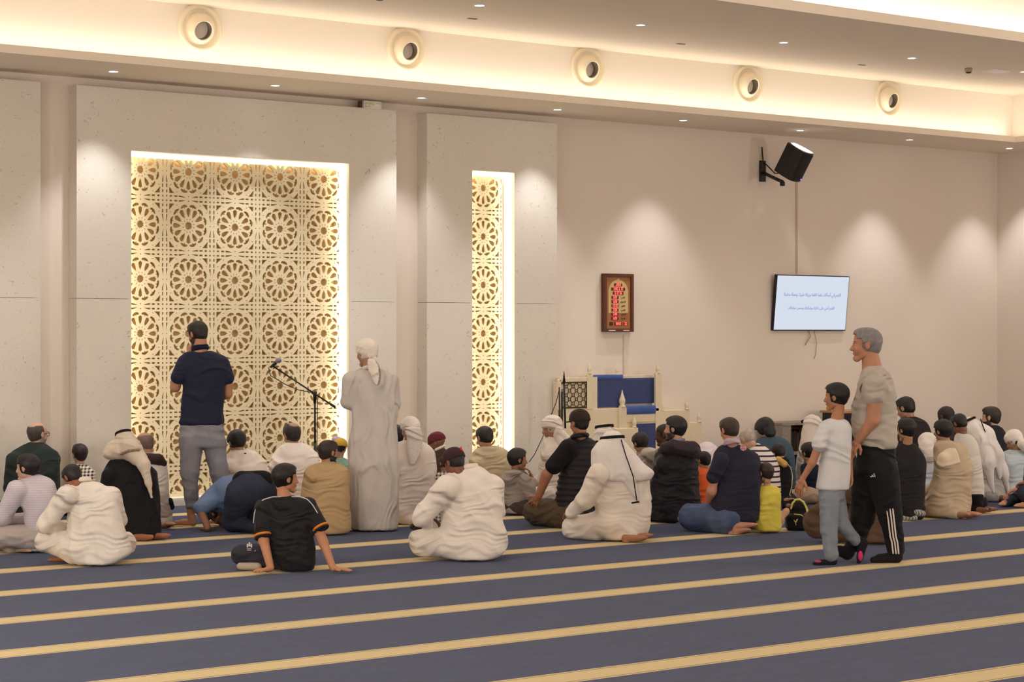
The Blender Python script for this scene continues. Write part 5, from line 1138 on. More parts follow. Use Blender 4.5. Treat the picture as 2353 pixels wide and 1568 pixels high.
F, hd, R = sitter('bearded man in tan shirt turned right beside the standing robed man', 752, 1229, 1082, (753, 1042), 56, 'tan', (196, 166, 124), 'short', (46, 34, 32), phi=-37, hphi=48, th=4, pose='cross', rows=rows_((1062, 738, 766), (1071, 712, 790), (1086, 696, 803), (1120, 693, 804), (1168, 698, 804), (1205, 704, 808), (1226, 722, 804)), legs=(170, 140, 104), bd=(34, 28, 28), face=True, tm=cloth((182, 153, 114), .85, .6), nm='shirt', wr=(2.4, 34))
F.part('spectacles', [cap(hd.P(.40, .04, -.2), hd.P(0, .03, -.36), .8), tor(hd.P(.40, .0, -.13), np.stack([hd.M[1], hd.M[0], hd.M[2]]), 4.6, .7), tor(hd.P(.40, .0, .13), np.stack([hd.M[1], hd.M[0], hd.M[2]]), 4.6, .7)], mat('wire', (150, 140, 140), .3), vox=.7, k=0)
F, hd, R = sitter('child in teal shirt and mustard cap half hidden beside the standing robed man', 786, 1172, 1060, (781, 1030), 42, 'tan', (130, 168, 148), 'short', phi=-37, hphi=20, pose='cross', legs=(50, 50, 60), arms='half', g=165)
capm(F, hd, (196, 160, 64), True); F.part('cap_patch', [ell(hd.P(-.12, .45, .2), (12, 7, 10))], cloth((178, 172, 210)), vox=1.6, k=0)
# --- behind the standing robed man
def tails_p13(): return [loft([(982, 930, 968, -18, 10), (1005, 935, 973, -24, 8), (1035, 938, 968, -30, 5), (1067, 944, 955, -33, 3)], 2.2, 3)]
F, hd, R = sitter('man in white robe and white headscarf with hanging tails, right of the standing robed man', 945, 1204, 1045, (941, 988), 56, 'tan', (236, 224, 218), None, phi=-37, th=6, rows=rows_((1012, 925, 962), (1022, 905, 984), (1042, 892, 1000), (1080, 888, 1004), (1120, 890, 996), (1160, 892, 984), (1198, 896, 958)), lean=.05, wr=(2.4, 30, (1.2, .5, 1)))
turban(F, hd, (238, 230, 224), tails=tails_p13())
sitter('person with dark hair and dark brown top, mostly hidden behind the standing robed man', 902, 1166, 1030, (906, 1003), 50, 'brown', (52, 40, 36), 'short', hphi=-60, g=210, legs=(40, 36, 36))
F, hd, R = sitter('person in maroon cap and brown hoodie facing left, beyond the white-robed men', 1002, 1182, 1050, (1003, 1020), 48, 'brown', (78, 58, 48), None, phi=-37, hphi=-70, th=20, g=205, rows=rows_((1030, 985, 1022), (1042, 978, 1030), (1060, 972, 1032), (1100, 972, 1034), (1186, 972, 1034)), legs=(40, 36, 36))
capm(F, hd, (104, 44, 52)); F.part('hood_edge', [cap((1002, 1033, -22), (1022, 1024, -14), 3, 3)], cloth((226, 214, 204)), vox=1.4, k=0)
F, hd, R = sitter('small child in grey checked top, only a shoulder showing past the cap-wearing man', 1014, 1226, 1094, (1024, 1068), 38, 'brown', (150, 140, 128), 'short', hphi=-60, g=160, legs=(60, 50, 50), tm=pattern('grey_checks', (190, 178, 160), (60, 58, 62), chk), rows=rows_((1084, 1010, 1032), (1090, 1002, 1040), (1110, 999, 1042), (1150, 998, 1044), (1200, 998, 1044)))
def cap_man():
    F = Fig(1085, 1289, 'large man in cream robe and dark maroon cap sitting cross-legged, seen from behind'); g = 285; hd = Head((1043, 1064, 8), 64, -46, 24)
    R = seat(1085, 1289, 1105, 64, -45, 'cross', rows_((1070, 1062, 1100), (1082, 1036, 1120), (1100, 1016, 1136), (1132, 1006, 1150), (1180, 1010, 1157), (1230, 1008, 1164), (1262, 1002, 1165), (1286, 1026, 1140)), None, None, .08, g)
    R.top = V3(1076, 1082, R.top[2])
    R.up = [cap((1026, 1120, -24), (968, 1190, -18), 18, 13), cap((1132, 1120, 22), (1140, 1180, 60), 18, 13)]; R.fo = [cap((968, 1190, -18), (990, 1222, 52), 13, 9), cap((1140, 1180, 60), (1060, 1210, 90), 13, 9)]
    R.legs = [cap((1055, 1252, -5), (966, 1250, 30), 30, 22), cap((966, 1254, 30), (1040, 1274, 70), 18, 12), cap((1110, 1252, 15), (1135, 1248, 100), 30, 22), cap((1135, 1252, 100), (1050, 1274, 95), 18, 12)]
    R.wri = [V3(990, 1222, 52), V3(1060, 1210, 90)]; R.feet = [(V3(1040, 1276, 70), V3(1, 0, .2), V3(0, -1, 0)), (V3(1050, 1276, 95), V3(-1, 0, .2), V3(0, -1, 0))]
    body(F, hd, R, (132, 86, 68), hands=True)
    F.part('robe', [R.torso, cap((1028, 1118, -22), (970, 1188, -18), 30, 22), cap((970, 1190, -18), (992, 1218, 46), 20, 14), grow(R.up[1], 9), grow(R.fo[1], 6), cap((1060, 1250, -5), (966, 1248, 26), 38, 30), cap((962, 1262, 20), (1040, 1270, 20), 18, 16), grow(R.legs[2], 9), grow(R.legs[3], 5)], cloth((234, 223, 212), .85, .6), k=8, vox=2.7, wr=(3.4, 36, (.8, 1, 1)))
    collar(F, hd, R, (236, 222, 206)); hair(F, hd, 'buzz', (36, 28, 26)); capm(F, hd, (62, 38, 42))
    F.part('red_mark', [ell(hd.P(-.435, .30, -.08), (4, 5, 4)), ell(hd.P(-.40, .37, -.14), (2.5, 5, 4))], mat('red_mark', (210, 36, 40), .6), vox=1, k=1)
    o = F.part('wristwatch', [ell((947, 1212, 12), (6, 7, 7))], mat('watch_black', (26, 26, 30), .4), vox=1.2, k=0)
cap_man()
sitter('man in beige shirt in front of the slim lit niche', 1130, 1160, 1050, (1113, 1008), 52, 'tan', (196, 178, 148), 'short', (34, 28, 30), th=18, rows=rows_((1026, 1106, 1146), (1033, 1092, 1162), (1046, 1082, 1176), (1080, 1078, 1184), (1130, 1078, 1184), (1186, 1082, 1180)), legs=(90, 84, 76))
def grey_hoodie_boy():
    F = Fig(1184, 1184, 'little boy in grey hoodie facing right with fingers at his mouth'); g = 175; hd = Head((1190, 1057, 2), 50, 72, 2)
    R = seat(1182, 1184, 1096, 50, 60, 'cross', rows_((1080, 1172, 1202), (1088, 1162, 1212), (1100, 1156, 1217), (1130, 1153, 1214), (1150, 1154, 1212), (1182, 1158, 1208)), None, (1190, 1057), .03, g)
    R.up = [cap((1206, 1104, -16), (1218, 1136, -18), 10, 8), cap((1164, 1104, 14), (1176, 1140, 30), 10, 8)]; R.fo = [cap((1218, 1136, -18), (1222, 1098, -8), 8, 6), cap((1176, 1140, 30), (1205, 1150, 30), 8, 6)]; R.wri = [V3(1222, 1096, -8), V3(1205, 1150, 30)]
    hp_ = F.solid(hand_prims((1222, 1097, -8), (-.35, -.9, .1), (-.8, .2, 0), g, 1, .5), vox=1.1, k=1)
    body(F, hd, R, (160, 112, 86), fine=[hp_])
    F.part('hoodie', [R.torso, grow(R.up[0], 7), cap((1218, 1134, -18), (1222, 1106, -10), 13, 10), grow(R.up[1], 6), grow(R.fo[1], 4), ell((1169, 1099, -20), (19, 17, 13)), ell((1178, 1086, -18), (20, 8, 16))], cloth((158, 148, 140), .9, .5), vox=2.1, k=6, wr=(2.6, 22))
    trousers(F, R, (74, 64, 60)); hair(F, hd, 'full', (26, 22, 22)); brows_eyes(F, hd)
grey_hoodie_boy()
F, hd, R = sitter('man in white robe and white headscarf facing left by the pulpit', 1272, 1160, 1030, (1268, 984), 54, 'tan', (228, 216, 204), None, phi=-60, hphi=-72, th=14, g=215, rows=rows_((1004, 1256, 1292), (1014, 1250, 1304), (1034, 1244, 1308), (1070, 1238, 1308), (1110, 1236, 1306), (1176, 1240, 1304)))
turban(F, hd, (234, 222, 212), tails=[cap((1284, 992, -8), (1300, 1008, -4), 11, 10), cap((1282, 1000, -6), (1288, 1016, -8), 11, 11)])
def vest_man():
    F = Fig(1335, 1214, 'man in black quilted vest, black tee and black cap sitting with hand on knee'); g = 262; hd = Head((1331, 973, 4), 60, -38, 6)
    R = seat(1335, 1214, 1040, 60, -37, 'kneel', rows_((1001, 1314, 1348), (1010, 1300, 1364), (1024, 1292, 1378), (1060, 1290, 1385), (1100, 1281, 1388), (1150, 1274, 1386), (1204, 1284, 1380)), None, (1331, 973), .06, g)
    R.up = [cap((1304, 1032, -20), (1256, 1090, -18), 16, 13), cap((1374, 1034, 20), (1392, 1100, 22), 16, 13)]; R.fo = [cap((1256, 1090, -18), (1238, 1140, 0), 13, 9), cap((1392, 1100, 22), (1350, 1130, 80), 12, 9)]
    R.legs = [cap((1318, 1182, -8), (1232, 1180, 46), 28, 22), cap((1232, 1186, 46), (1322, 1198, -22), 17, 12), cap((1350, 1182, 12), (1300, 1185, 110), 28, 22), cap((1300, 1188, 110), (1360, 1198, 10), 16, 11)]
    hp_ = F.solid(hand_prims((1238, 1140, 0), (-.45, .75, .5), (-.1, .3, .9), g, -1, .45), vox=1.2, k=1.2)
    body(F, hd, R, (170, 118, 92), arms='bare', fine=[hp_])
    F.part('t_shirt', [cap((1306, 1030, -20), (1272, 1070, -20), 22, 20), cap((1372, 1034, 18), (1386, 1080, 20), 21, 19)], cloth((30, 28, 30), .8, .4), k=8, vox=2.5, wr=(1.8, 26))
    F.part('quilted_vest', [R.torso], cloth((44, 40, 44), .45, .3, 'nylon'), k=3, vox=2.0, wr=(1.2, 30), wave=(2.6, 13.5))
    F.part('collar', [tor((1332, 1003, 0), rotM(-37, 14), 17, 5.5)], cloth((34, 30, 36), .5), vox=1.8, k=1)
    F.part('vest_logo', [cap((1360, 1008, -24), (1367, 1012, -22), 1.0), cap((1364, 1008, -24), (1368, 1011, -22), .8)], mat('logo_white', (220, 220, 220), .6), vox=.7, k=0)
    F.part('trousers', [grow(R.legs[0], 8), grow(R.legs[1], 6), grow(R.legs[2], 7), grow(R.legs[3], 5), ell((1335, 1186, 0), (46, 28, 38))], cloth((92, 78, 64), .85, .8), k=8, vox=2.5, wr=(3.4, 20))
    hair(F, hd, 'buzz', (34, 28, 28)); o = capm(F, hd, (50, 40, 36), True); F.part('cap_logo', [ell(hd.P(-.40, .20, -.22), (2.0, 2.4, 2.4))], mat('logo_white', (220, 220, 220), .6), vox=.7, k=0)
vest_man()
# --- the two in white headcloths
F, hd, R = sitter('man in white headcloth and black cord, mostly hidden behind another white headcloth', 1400, 1196, 1050, (1389, 1006), 54, 'tan', (228, 218, 210), None, phi=-37, th=5, g=222)
F.part('headcloth', hd.skull(.07) + [loft([(985, 1370, 1408, 0, 20), (1005, 1362, 1416, 0, 27), (1030, 1352, 1424, 0, 30), (1060, 1348, 1440, 0, 32)], 2.3, 6)], cloth((230, 220, 212)), vox=2.2, k=5, wr=(2, 20)); agal(F, hd, -4, u=.43, R_=.40)
def headcloth_man():
    F = Fig(1425, 1243, 'kneeling man in white robe and white headcloth with long black cord tassel'); g = 262; hd = Head((1406, 1024, 4), 60, -37, 4)
    R = seat(1425, 1243, 1075, 60, -48, 'kneel', rows_((1050, 1386, 1440), (1068, 1366, 1466), (1100, 1358, 1484), (1135, 1364, 1491), (1180, 1370, 1496), (1214, 1376, 1488), (1236, 1388, 1474)), None, (1406, 1024), .06, g)
    R.up = [cap((1376, 1088, -24), (1344, 1150, -14), 16, 12), cap((1470, 1090, 24), (1478, 1150, 40), 16, 12)]; R.fo = [cap((1344, 1150, -14), (1313, 1180, 14), 11, 8), cap((1478, 1150, 40), (1420, 1180, 80), 11, 8)]
    R.legs = [cap((1410, 1206, -10), (1315, 1216, 44), 26, 18), cap((1315, 1222, 44), (1432, 1233, -34), 14, 9), cap((1440, 1206, 12), (1380, 1216, 110), 26, 18), cap((1380, 1222, 110), (1450, 1233, -10), 14, 9)]
    R.feet = [(V3(1434, 1233, -40), V3(.85, 0, -.25), V3(0, 1, 0)), (V3(1446, 1230, -22), V3(.85, 0, -.25), V3(0, 1, 0))]; R.wri = [V3(1313, 1180, 14), V3(1420, 1180, 80)]
    body(F, hd, R, (168, 118, 92), hands=True)
    F.part('robe', [R.torso, grow(R.up[0], 10), grow(R.fo[0], 7), grow(R.up[1], 8), grow(R.fo[1], 6), cap((1410, 1204, -10), (1316, 1214, 42), 36, 24), cap((1308, 1226, 36), (1372, 1232, 0), 15, 13), grow(R.legs[2], 8), cap((1400, 1205, 0), (1460, 1205, 0), 34, 34)], cloth((238, 226, 214), .7, .35), k=8, vox=2.7, wr=(3.6, 30, (1.0, .8, 1)))
    F.part('headcloth', hd.skull(.06) + [loft([(994, 1392, 1424, 0, 20), (1008, 1382, 1431, 0, 24), (1022, 1368, 1442, 0, 30), (1040, 1357, 1458, 0, 34), (1064, 1357, 1480, 0, 37), (1088, 1360, 1503, -1, 38), (1104, 1366, 1494, -1, 38)], 2.2, 5), cap((1440, 1098, -22), (1468, 1154, -30), 18, 3), cap((1372, 1092, -16), (1362, 1112, -18), 13, 4)], cloth((234, 226, 220), .8, .4, vert=True), k=6, vox=2.2, wr=(1.8, 34, (1.3, .5, 1)))
    agal(F, hd, -3, u=.27, R_=.47, cords=[cap((1426, 1010, -26), (1436, 1046, -42), 1.5), cap((1436, 1046, -42), (1452, 1092, -50), 1.5), cap((1452, 1092, -50), (1460, 1146, -48), 1.5), cap((1450, 1152, -48), (1464, 1150, -48), 2.2)])
headcloth_man()
F, hd, R = sitter('curly-haired boy in grey patterned hoodie in front of the blue pulpit panel', 1488, 1160, 1056, (1472, 1020), 46, 'tan', (160, 150, 142), 'curly', (36, 28, 24), th=20, rows=rows_((1034, 1474, 1502), (1042, 1466, 1516), (1060, 1460, 1522), (1100, 1460, 1524), (1180, 1462, 1522)), legs=(60, 60, 66), g=180,
    tm=mat('patterned_knit', (158, 148, 140), .9, .1, (34, .75)))
F.part('hood', [ell((1492, 1040, -12), (20, 12, 18))], cloth((196, 186, 174)), vox=1.8, wr=(1.6, 14))
def puffer():
    F = Fig(1550, 1200, 'bearded man in black padded jacket with hood, face turned left'); g = 255; hd = Head((1551, 986, 2), 56, -68, 0)
    R = seat(1550, 1200, 1045, 60, -37, 'kneel', rows_((1020, 1532, 1572), (1028, 1518, 1592), (1042, 1506, 1605), (1080, 1500, 1606), (1130, 1492, 1608), (1168, 1490, 1612), (1197, 1496, 1604)), None, (1551, 986), .05, g)
    body(F, hd, R, (200, 152, 124)); M = cloth((40, 37, 42), .42, .5, 'nylon')
    garment(F, R, (36, 34, 38), 'padded_jacket', m=M, legs=False, wr=(2.8, 18, (.6, 1.4, .8)), vox=2.2)
    F.part('hood', [cap((1530, 1030, -10), (1588, 1030, -16), 15, 18), cap((1545, 1024, -22), (1596, 1040, -20), 15, 14)], cloth((58, 48, 54), .5, .5, 'nylon'), vox=1.9, k=7, wr=(2.2, 16))
    F.part('shirt_collar', [tor((1556, 1013, 0), rotM(-50, 10), 15, 4)], cloth((150, 144, 160)), vox=1.6, k=0)
    trousers(F, R, (36, 34, 40)); hair(F, hd, 'full', (30, 26, 28)); beard(F, hd, (70, 58, 52), .012); brows_eyes(F, hd)
puffer()
F, hd, R = sitter('dark-faced man in grey top half hidden behind the padded-jacket man', 1528, 1176, 1040, (1527, 1001), 50, 'dark', (138, 130, 122), 'buzz', (30, 24, 24), hphi=-80, g=205, legs=(60, 60, 60))
F = Fig(1626, 1152, 'bowed worshipper in pale lilac robe, only the rounded back visible'); hd = Head((1604, 1140, 110), 50, -37, 75); g = 215
R = seat(1630, 1152, 1060, 50, -37, 'kneel', None, None, None, .3, g); R.top = V3(1612, 1090, 90); R.fo = []; R.up = []; body(F, hd, R, 'tan')
F.part('robe', [ell((1627, 1066, 20), (34, 50, 44)), cap((1626, 1080, 20), (1630, 1150, 0), 34, 44), cap((1622, 1070, 30), (1608, 1110, 100), 34, 24)] + [grow(p, 6) for p in R.legs], cloth((226, 214, 222)), k=10, vox=2.6, wr=(1.6, 26, (1.5, .3, 1))); hair(F, hd, 'short')
F, hd, R = sitter('small child in orange top between the padded-jacket man and the navy-shirt man', 1616, 1188, 1082, (1618, 1060), 42, 'tan', (232, 104, 58), 'short', (26, 20, 22), th=10, rows=rows_((1076, 1606, 1628), (1084, 1598, 1638), (1100, 1596, 1642), (1130, 1596, 1642), (1192, 1598, 1640)), legs=(56, 46, 44), g=165, arms='half')
def navy_tee():
    F = Fig(1694, 1226, 'man in dark navy T-shirt with pink collar and blue jeans kneeling, soles showing'); g = 260; hd = Head((1676, 990, 6), 58, -34, 14)
    R = seat(1694, 1226, 1060, 58, -37, 'kneel', rows_((1022, 1660, 1702), (1032, 1650, 1722), (1046, 1641, 1738), (1080, 1640, 1748), (1110, 1644, 1748), (1160, 1634, 1746), (1192, 1645, 1744), (1208, 1664, 1722)), None, (1676, 990), .06, g)
    R.up = [cap((1652, 1060, -24), (1634, 1128, -14), 15, 12), cap((1732, 1062, 20), (1748, 1130, 20), 15, 12)]; R.fo = [cap((1634, 1128, -14), (1632, 1162, 30), 12, 8), cap((1748, 1130, 20), (1700, 1160, 70), 12, 8)]
    R.legs = [cap((1678, 1190, -8), (1592, 1192, 50), 27, 22), cap((1592, 1200, 50), (1672, 1214, -14), 16, 11), cap((1708, 1190, 12), (1640, 1192, 110), 27, 22), cap((1640, 1200, 110), (1700, 1214, 0), 16, 11)]
    R.feet = [(V3(1676, 1215, -22), V3(.86, 0, -.5), V3(0, 1, 0)), (V3(1686, 1205, -30), V3(.86, -.02, -.45), V3(0, 1, 0))]; R.wri = [V3(1632, 1162, 30), V3(1700, 1160, 70)]
    body(F, hd, R, (196, 142, 118), arms='bare', hands=True)
    F.part('t_shirt', [R.torso, cap((1654, 1058, -22), (1638, 1094, -20), 19, 17), cap((1730, 1060, 18), (1740, 1092, 18), 19, 16)], cloth((46, 46, 60), .85, .4), k=8, vox=2.3, wr=(2.2, 30))
    F.part('collar', [tor((1682, 1019, 2), rotM(-37, 14), 16, 4), tor((1682, 1014, 3), rotM(-37, 14), 15, 4), tor((1682, 1010, 4), rotM(-37, 14), 14.5, 3.5)], cloth((206, 182, 192)), vox=1.8, k=2)
    F.part('printed_badge', [tor((1705, 1028, -27), np.stack([V3(1, 0, 0), V3(0, -.35, -.94), V3(0, .94, -.35)]), 6.5, 1.3), ell((1705, 1029, -27), (6, 5, 2.4))], mat('badge', (204, 140, 150), .7, .2, (60, .4)), vox=.9, k=0)
    F.part('jeans', [grow(R.legs[0], 8), grow(R.legs[1], 6), grow(R.legs[2], 7), grow(R.legs[3], 5), ell((1694, 1188, 0), (40, 24, 34))], mat('blue_denim', (84, 98, 130), .85, .1, (9, .22), (30, .5, .01)), k=7, vox=2.4, wr=(2.4, 22))
    hair(F, hd, 'short', (58, 46, 40))
navy_tee()
def strp(nt, sp, tc): return mnode(nt, 'GREATER_THAN', mnode(nt, 'FRACT', mnode(nt, 'MULTIPLY', mnode(nt, 'ADD', sp.outputs[2], 0), 21)), .66)
F, hd, R = sitter('balding old man bowed forward in white shirt with dark stripes', 1758, 1188, 1040, (1722, 1013), 50, 'light', (230, 218, 208), 'buzz', (176, 160, 152), th=42, lean=.16, rows=rows_((1022, 1728, 1752), (1034, 1722, 1770), (1055, 1716, 1786), (1085, 1714, 1795), (1130, 1716, 1796), (1186, 1720, 1792)), legs=(80, 80, 90), g=215, tm=pattern('striped_polo', (230, 218, 208), (62, 52, 84), strp))
F, hd, R = sitter('long-haired person in teal-blue top bowed forward near the bookcase', 1790, 1152, 1030, (1762, 990), 50, 'tan', (70, 88, 102), 'long', (30, 26, 28), th=36, lean=.14, rows=rows_((1004, 1760, 1792), (1008, 1745, 1806), (1022, 1738, 1820), (1055, 1736, 1828), (1100, 1738, 1830), (1176, 1744, 1826)), legs=(50, 56, 70), g=215)
F, hd, R = sitter('boy in black and yellow hooded jacket with pale piping, head bowed', 1800, 1168, 1066, (1790, 1044), 42, 'tan', (30, 28, 32), 'full', th=30, lean=.12, rows=rows_((1050, 1782, 1808), (1060, 1772, 1816), (1080, 1768, 1820), (1130, 1772, 1820), (1182, 1774, 1818)), legs=(40, 40, 46), g=170)
F.part('yellow_collar', [cap((1786, 1056, -14), (1800, 1066, -16), 8, 8)], cloth((214, 172, 96)), vox=1.5); F.part('piping', [cap(a, b_, 1.2) for a, b_ in zip([(1802, 1060, -22), (1814, 1074, -20), (1819, 1094, -16), (1817, 1120, -14), (1812, 1136, -16)], [(1814, 1074, -20), (1819, 1094, -16), (1817, 1120, -14), (1812, 1136, -16), (1816, 1142, -16)])], mat('pale_piping', (206, 190, 160), .7), vox=.9, k=0)
F.part('hand', hand_prims((1800, 1148, -22), (.9, -.2, .1), (0, 1, 0), 170, 1, .3), skinm(SKIN['tan']), vox=1.1, k=1)
def yellow_boy():
    F = Fig(1764, 1225, 'small boy in bright yellow T-shirt beside the black bag'); g = 172; hd = Head((1759, 1088, 2), 47, -37, 4)
    R = seat(1764, 1225, 1132, 47, -20, 'cross', rows_((1114, 1748, 1776), (1122, 1738, 1790), (1136, 1734, 1796), (1170, 1732, 1794), (1205, 1731, 1796), (1222, 1738, 1792)), None, (1759, 1088), .04, g)
    R.legs[2] = cap((1780, 1208, 5), (1812, 1178, 34), 14, 11); R.legs[3] = cap((1812, 1178, 34), (1796, 1214, 40), 10, 7); R.feet[1] = (V3(1794, 1217, 42), V3(-.8, 0, .3), V3(0, -1, 0))
    body(F, hd, R, (202, 156, 128), arms='bare', hands=True)
    garment(F, R, (232, 212, 96), 't_shirt', arms='half', legs=False, wr=(1.8, 22), vox=2.1, m=cloth((232, 212, 92), .85, .5)); hair(F, hd, 'short', (52, 40, 34))
    F.part('shorts', [ell((1766, 1210, 4), (30, 16, 26)), cap((1778, 1210, 4), (1790, 1198, 14), 17, 15)], cloth((196, 160, 130)), vox=2.2, k=4)
yellow_boy()
# black bag with yellow-edged handles
def bag():
    F = Fig(1830, 1219, 'black sports bag with yellow-edged handle standing on the carpet', 'sports_bag', cat='bag'); M = cloth((30, 28, 32), .6, .4, 'bag_cloth')
    o = F.part('bag_shell', [rbox((1832, 1200, 0), (26, 20, 22), None, 10), rbox((1836, 1178, 8), (20, 20, 16), None, 10), ell((1838, 1164, 8), (18, 14, 14))], M, vox=2.0, k=5, wr=(1.6, 20))
    y_ = mat('yellow_trim', (222, 214, 110), .6)
    pts = [(1816, 1168, -12), (1819, 1156, -14), (1826, 1148, -14), (1835, 1147, -14), (1844, 1153, -14), (1851, 1166, -14), (1855, 1186, -16)]
    F.part('handle', [cap(a, b_, 2.4) for a, b_ in zip(pts, pts[1:])], y_, vox=1.2, k=1)
    F.part('zip_piping', [cap(a, b_, 1.2) for a, b_ in zip([(1822, 1180, -22), (1838, 1182, -22), (1845, 1188, -22)], [(1838, 1182, -22), (1845, 1188, -22), (1848, 1198, -22)])], y_, parent=o, vox=.9, k=0)
    F.part('leaping_cat_mark', [cap((1821, 1194, -23), (1825, 1199, -23), 1.0), cap((1825, 1199, -23), (1829, 1192, -23), 1.4), cap((1824, 1199, -23), (1826, 1205, -23), .9)], y_, parent=o, vox=.7, k=0)
bag()
# --- right group
F, hd, R = sitter('bowed man in white headcloth and dark cord leaning forward behind the walking boy', 1866, 1148, 1010, (1872, 985), 50, 'tan', (228, 218, 212), None, phi=-50, th=40, lean=.1, g=215, rows=rows_((985, 1852, 1888), (1000, 1846, 1896), (1030, 1838, 1900), (1060, 1830, 1900), (1080, 1832, 1898), (1180, 1840, 1896)))
F.part('headcloth', hd.skull(.08) + [cap((1866, 975, 0), (1852, 1040, -8), 22, 18), cap((1852, 1040, -8), (1836, 1068, -10), 14, 6)], cloth((230, 218, 210)), vox=2.2, k=8, wr=(2, 24)); agal(F, hd, 20, u=.42, R_=.36)
sitter('dark-haired child in dark navy top sitting behind the walking boy', 1866, 1158, 1072, (1860, 1042), 46, 'tan', (30, 34, 52), 'full', (24, 20, 24), phi=-60, hphi=-37, pose='cross', rows=rows_((1064, 1848, 1874), (1072, 1842, 1882), (1090, 1842, 1890), (1140, 1846, 1888), (1176, 1846, 1888)), legs=(176, 154, 134), g=190)
def brown_robe():
    F = Fig(2000, 1250, 'man in brown robe and cream headscarf sitting behind the walking man'); g = 255; hd = Head((1992, 1050, 10), 54, -37, 30)
    R = seat(2000, 1250, 1105, 56, -45, 'cross', rows_((1084, 1972, 2016), (1094, 1955, 2034), (1110, 1946, 2044), (1150, 1944, 2056), (1195, 1940, 2068), (1225, 1936, 2074), (1248, 1950, 2064)), None, None, .08, g)
    R.top = V3(1996, 1090, R.top[2]); R.up = [cap((1958, 1118, -16), (1908, 1160, -10), 15, 12), cap((2030, 1118, 18), (2050, 1170, 40), 15, 12)]; R.fo = [cap((1908, 1160, -10), (1868, 1178, 10), 12, 8), cap((2050, 1170, 40), (1990, 1190, 80), 12, 8)]
    R.legs = [cap((1975, 1215, -5), (1880, 1206, 24), 26, 20), cap((1880, 1210, 24), (1940, 1238, 60), 15, 10), cap((2025, 1215, 10), (2045, 1210, 95), 24, 18), cap((2045, 1214, 95), (1960, 1238, 80), 14, 10)]; R.wri = [V3(1868, 1178, 10), V3(1990, 1190, 80)]
    R.feet = [(V3(1940, 1240, 60), V3(1, 0, 0), V3(0, -1, 0)), (V3(1960, 1240, 80), V3(-1, 0, 0), V3(0, -1, 0))]
    body(F, hd, R, (120, 80, 62), hands=True)
    F.part('robe', [R.torso, grow(R.up[0], 8), cap((1908, 1160, -10), (1872, 1176, 8), 18, 13), grow(R.up[1], 7), grow(R.fo[1], 6), cap((1978, 1212, -5), (1878, 1206, 20), 36, 31), cap((1874, 1222, 14), (1960, 1232, 10), 16, 16), grow(R.legs[2], 8), grow(R.legs[3], 5)], cloth((98, 76, 62), .85, .5), k=8, vox=2.8, wr=(3.4, 26))
    turban(F, hd, (226, 200, 160))
brown_robe()
F, hd, R = sitter('man in dark charcoal T-shirt bowed forward near the right wall', 2104, 1130, 990, (2085, 940), 52, 'tan', (50, 42, 46), 'short', (28, 24, 24), phi=-37, hphi=-50, th=22, lean=.1, g=205, arms='half', rows=rows_((958, 2080, 2112), (966, 2070, 2126), (985, 2062, 2140), (1010, 2060, 2146), (1060, 2062, 2148), (1172, 2066, 2144)), legs=(40, 40, 46))
def black_polo():
    F = Fig(2085, 1194, 'boy in black polo shirt kneeling with grey striped socks'); g = 225; hd = Head((2083, 989, 4), 52, -37, 4)
    R = seat(2085, 1194, 1050, 52, -37, 'kneel', rows_((1018, 2070, 2100), (1028, 2056, 2112), (1048, 2046, 2125), (1075, 2043, 2130), (1110, 2046, 2126), (1160, 2048, 2124), (1180, 2054, 2118)), None, (2083, 989), .05, g)
    R.feet = [(V3(2076, 1186, -26), V3(.95, 0, -.35), V3(0, 1, 0)), (V3(2084, 1178, -18), V3(.95, 0, -.3), V3(0, 1, 0))]
    body(F, hd, R, 'tan', feet=False); garment(F, R, (40, 38, 40), 'polo_shirt', arms='half', legs=False, m=cloth((42, 40, 42), .85, .4)); trousers(F, R, (36, 34, 38)); hair(F, hd, 'full', (22, 20, 22)); collar(F, hd, R, (34, 32, 34))
    def ss(nt, sp, tc): return mnode(nt, 'GREATER_THAN', mnode(nt, 'FRACT', mnode(nt, 'MULTIPLY', sp.outputs[0], 55)), .6)
    sm = pattern('striped_sock', (176, 172, 164), (106, 104, 102), ss)
    F.part('sock', [cap((2072, 1181, -14), (2098, 1176, -24), 9, 10), cap((2098, 1176, -24), (2114, 1178, -30), 10, 7)], sm, vox=1.6, k=2); F.part('sock', [cap((2070, 1188, -26), (2096, 1188, -34), 7, 6)], sm, vox=1.6, k=2)
black_polo()
F, hd, R = sitter('child in pale blue robe and white head covering left of the beige robe', 2138, 1140, 1055, (2133, 1022), 46, 'tan', (204, 210, 224), None, g=175, rows=rows_((1038, 2122, 2150), (1048, 2114, 2158), (1080, 2112, 2162), (1120, 2112, 2162), (1174, 2114, 2160)))
F.part('head_covering', hd.skull(.10) + [cap((2130, 1028, 0), (2134, 1046, -6), 19, 20)], cloth((232, 220, 214)), vox=2.0, k=6, wr=(1.8, 18))
F, hd, R = sitter('man with dark hair in beige robe with a folded sleeve cloth, bare sole showing', 2184, 1190, 1040, (2171, 993), 52, 'tan', (192, 170, 144), 'full', (26, 22, 24), th=6, g=235, rows=rows_((1013, 2156, 2192), (1022, 2148, 2214), (1040, 2148, 2228), (1080, 2148, 2238), (1120, 2140, 2234), (1150, 2128, 2233), (1172, 2124, 2230), (1187, 2128, 2216)), wr=(2.6, 30, (1.2, .6, 1)))
F.part('folded_sleeve', [grow(R.torso, 3), grow(R.up[0], 7)], cloth((228, 208, 184)), vox=2, k=3, inter=[rbox((2170, 1046, -30), (18, 24, 28), rotM(0, 0, 14), 3)]); F.part('foot_sole', foot_prims((2204, 1180, -30), (.8, 0, -.4), (0, 1, 0), 220), skinm((190, 130, 106)), vox=1.5, k=1.5)
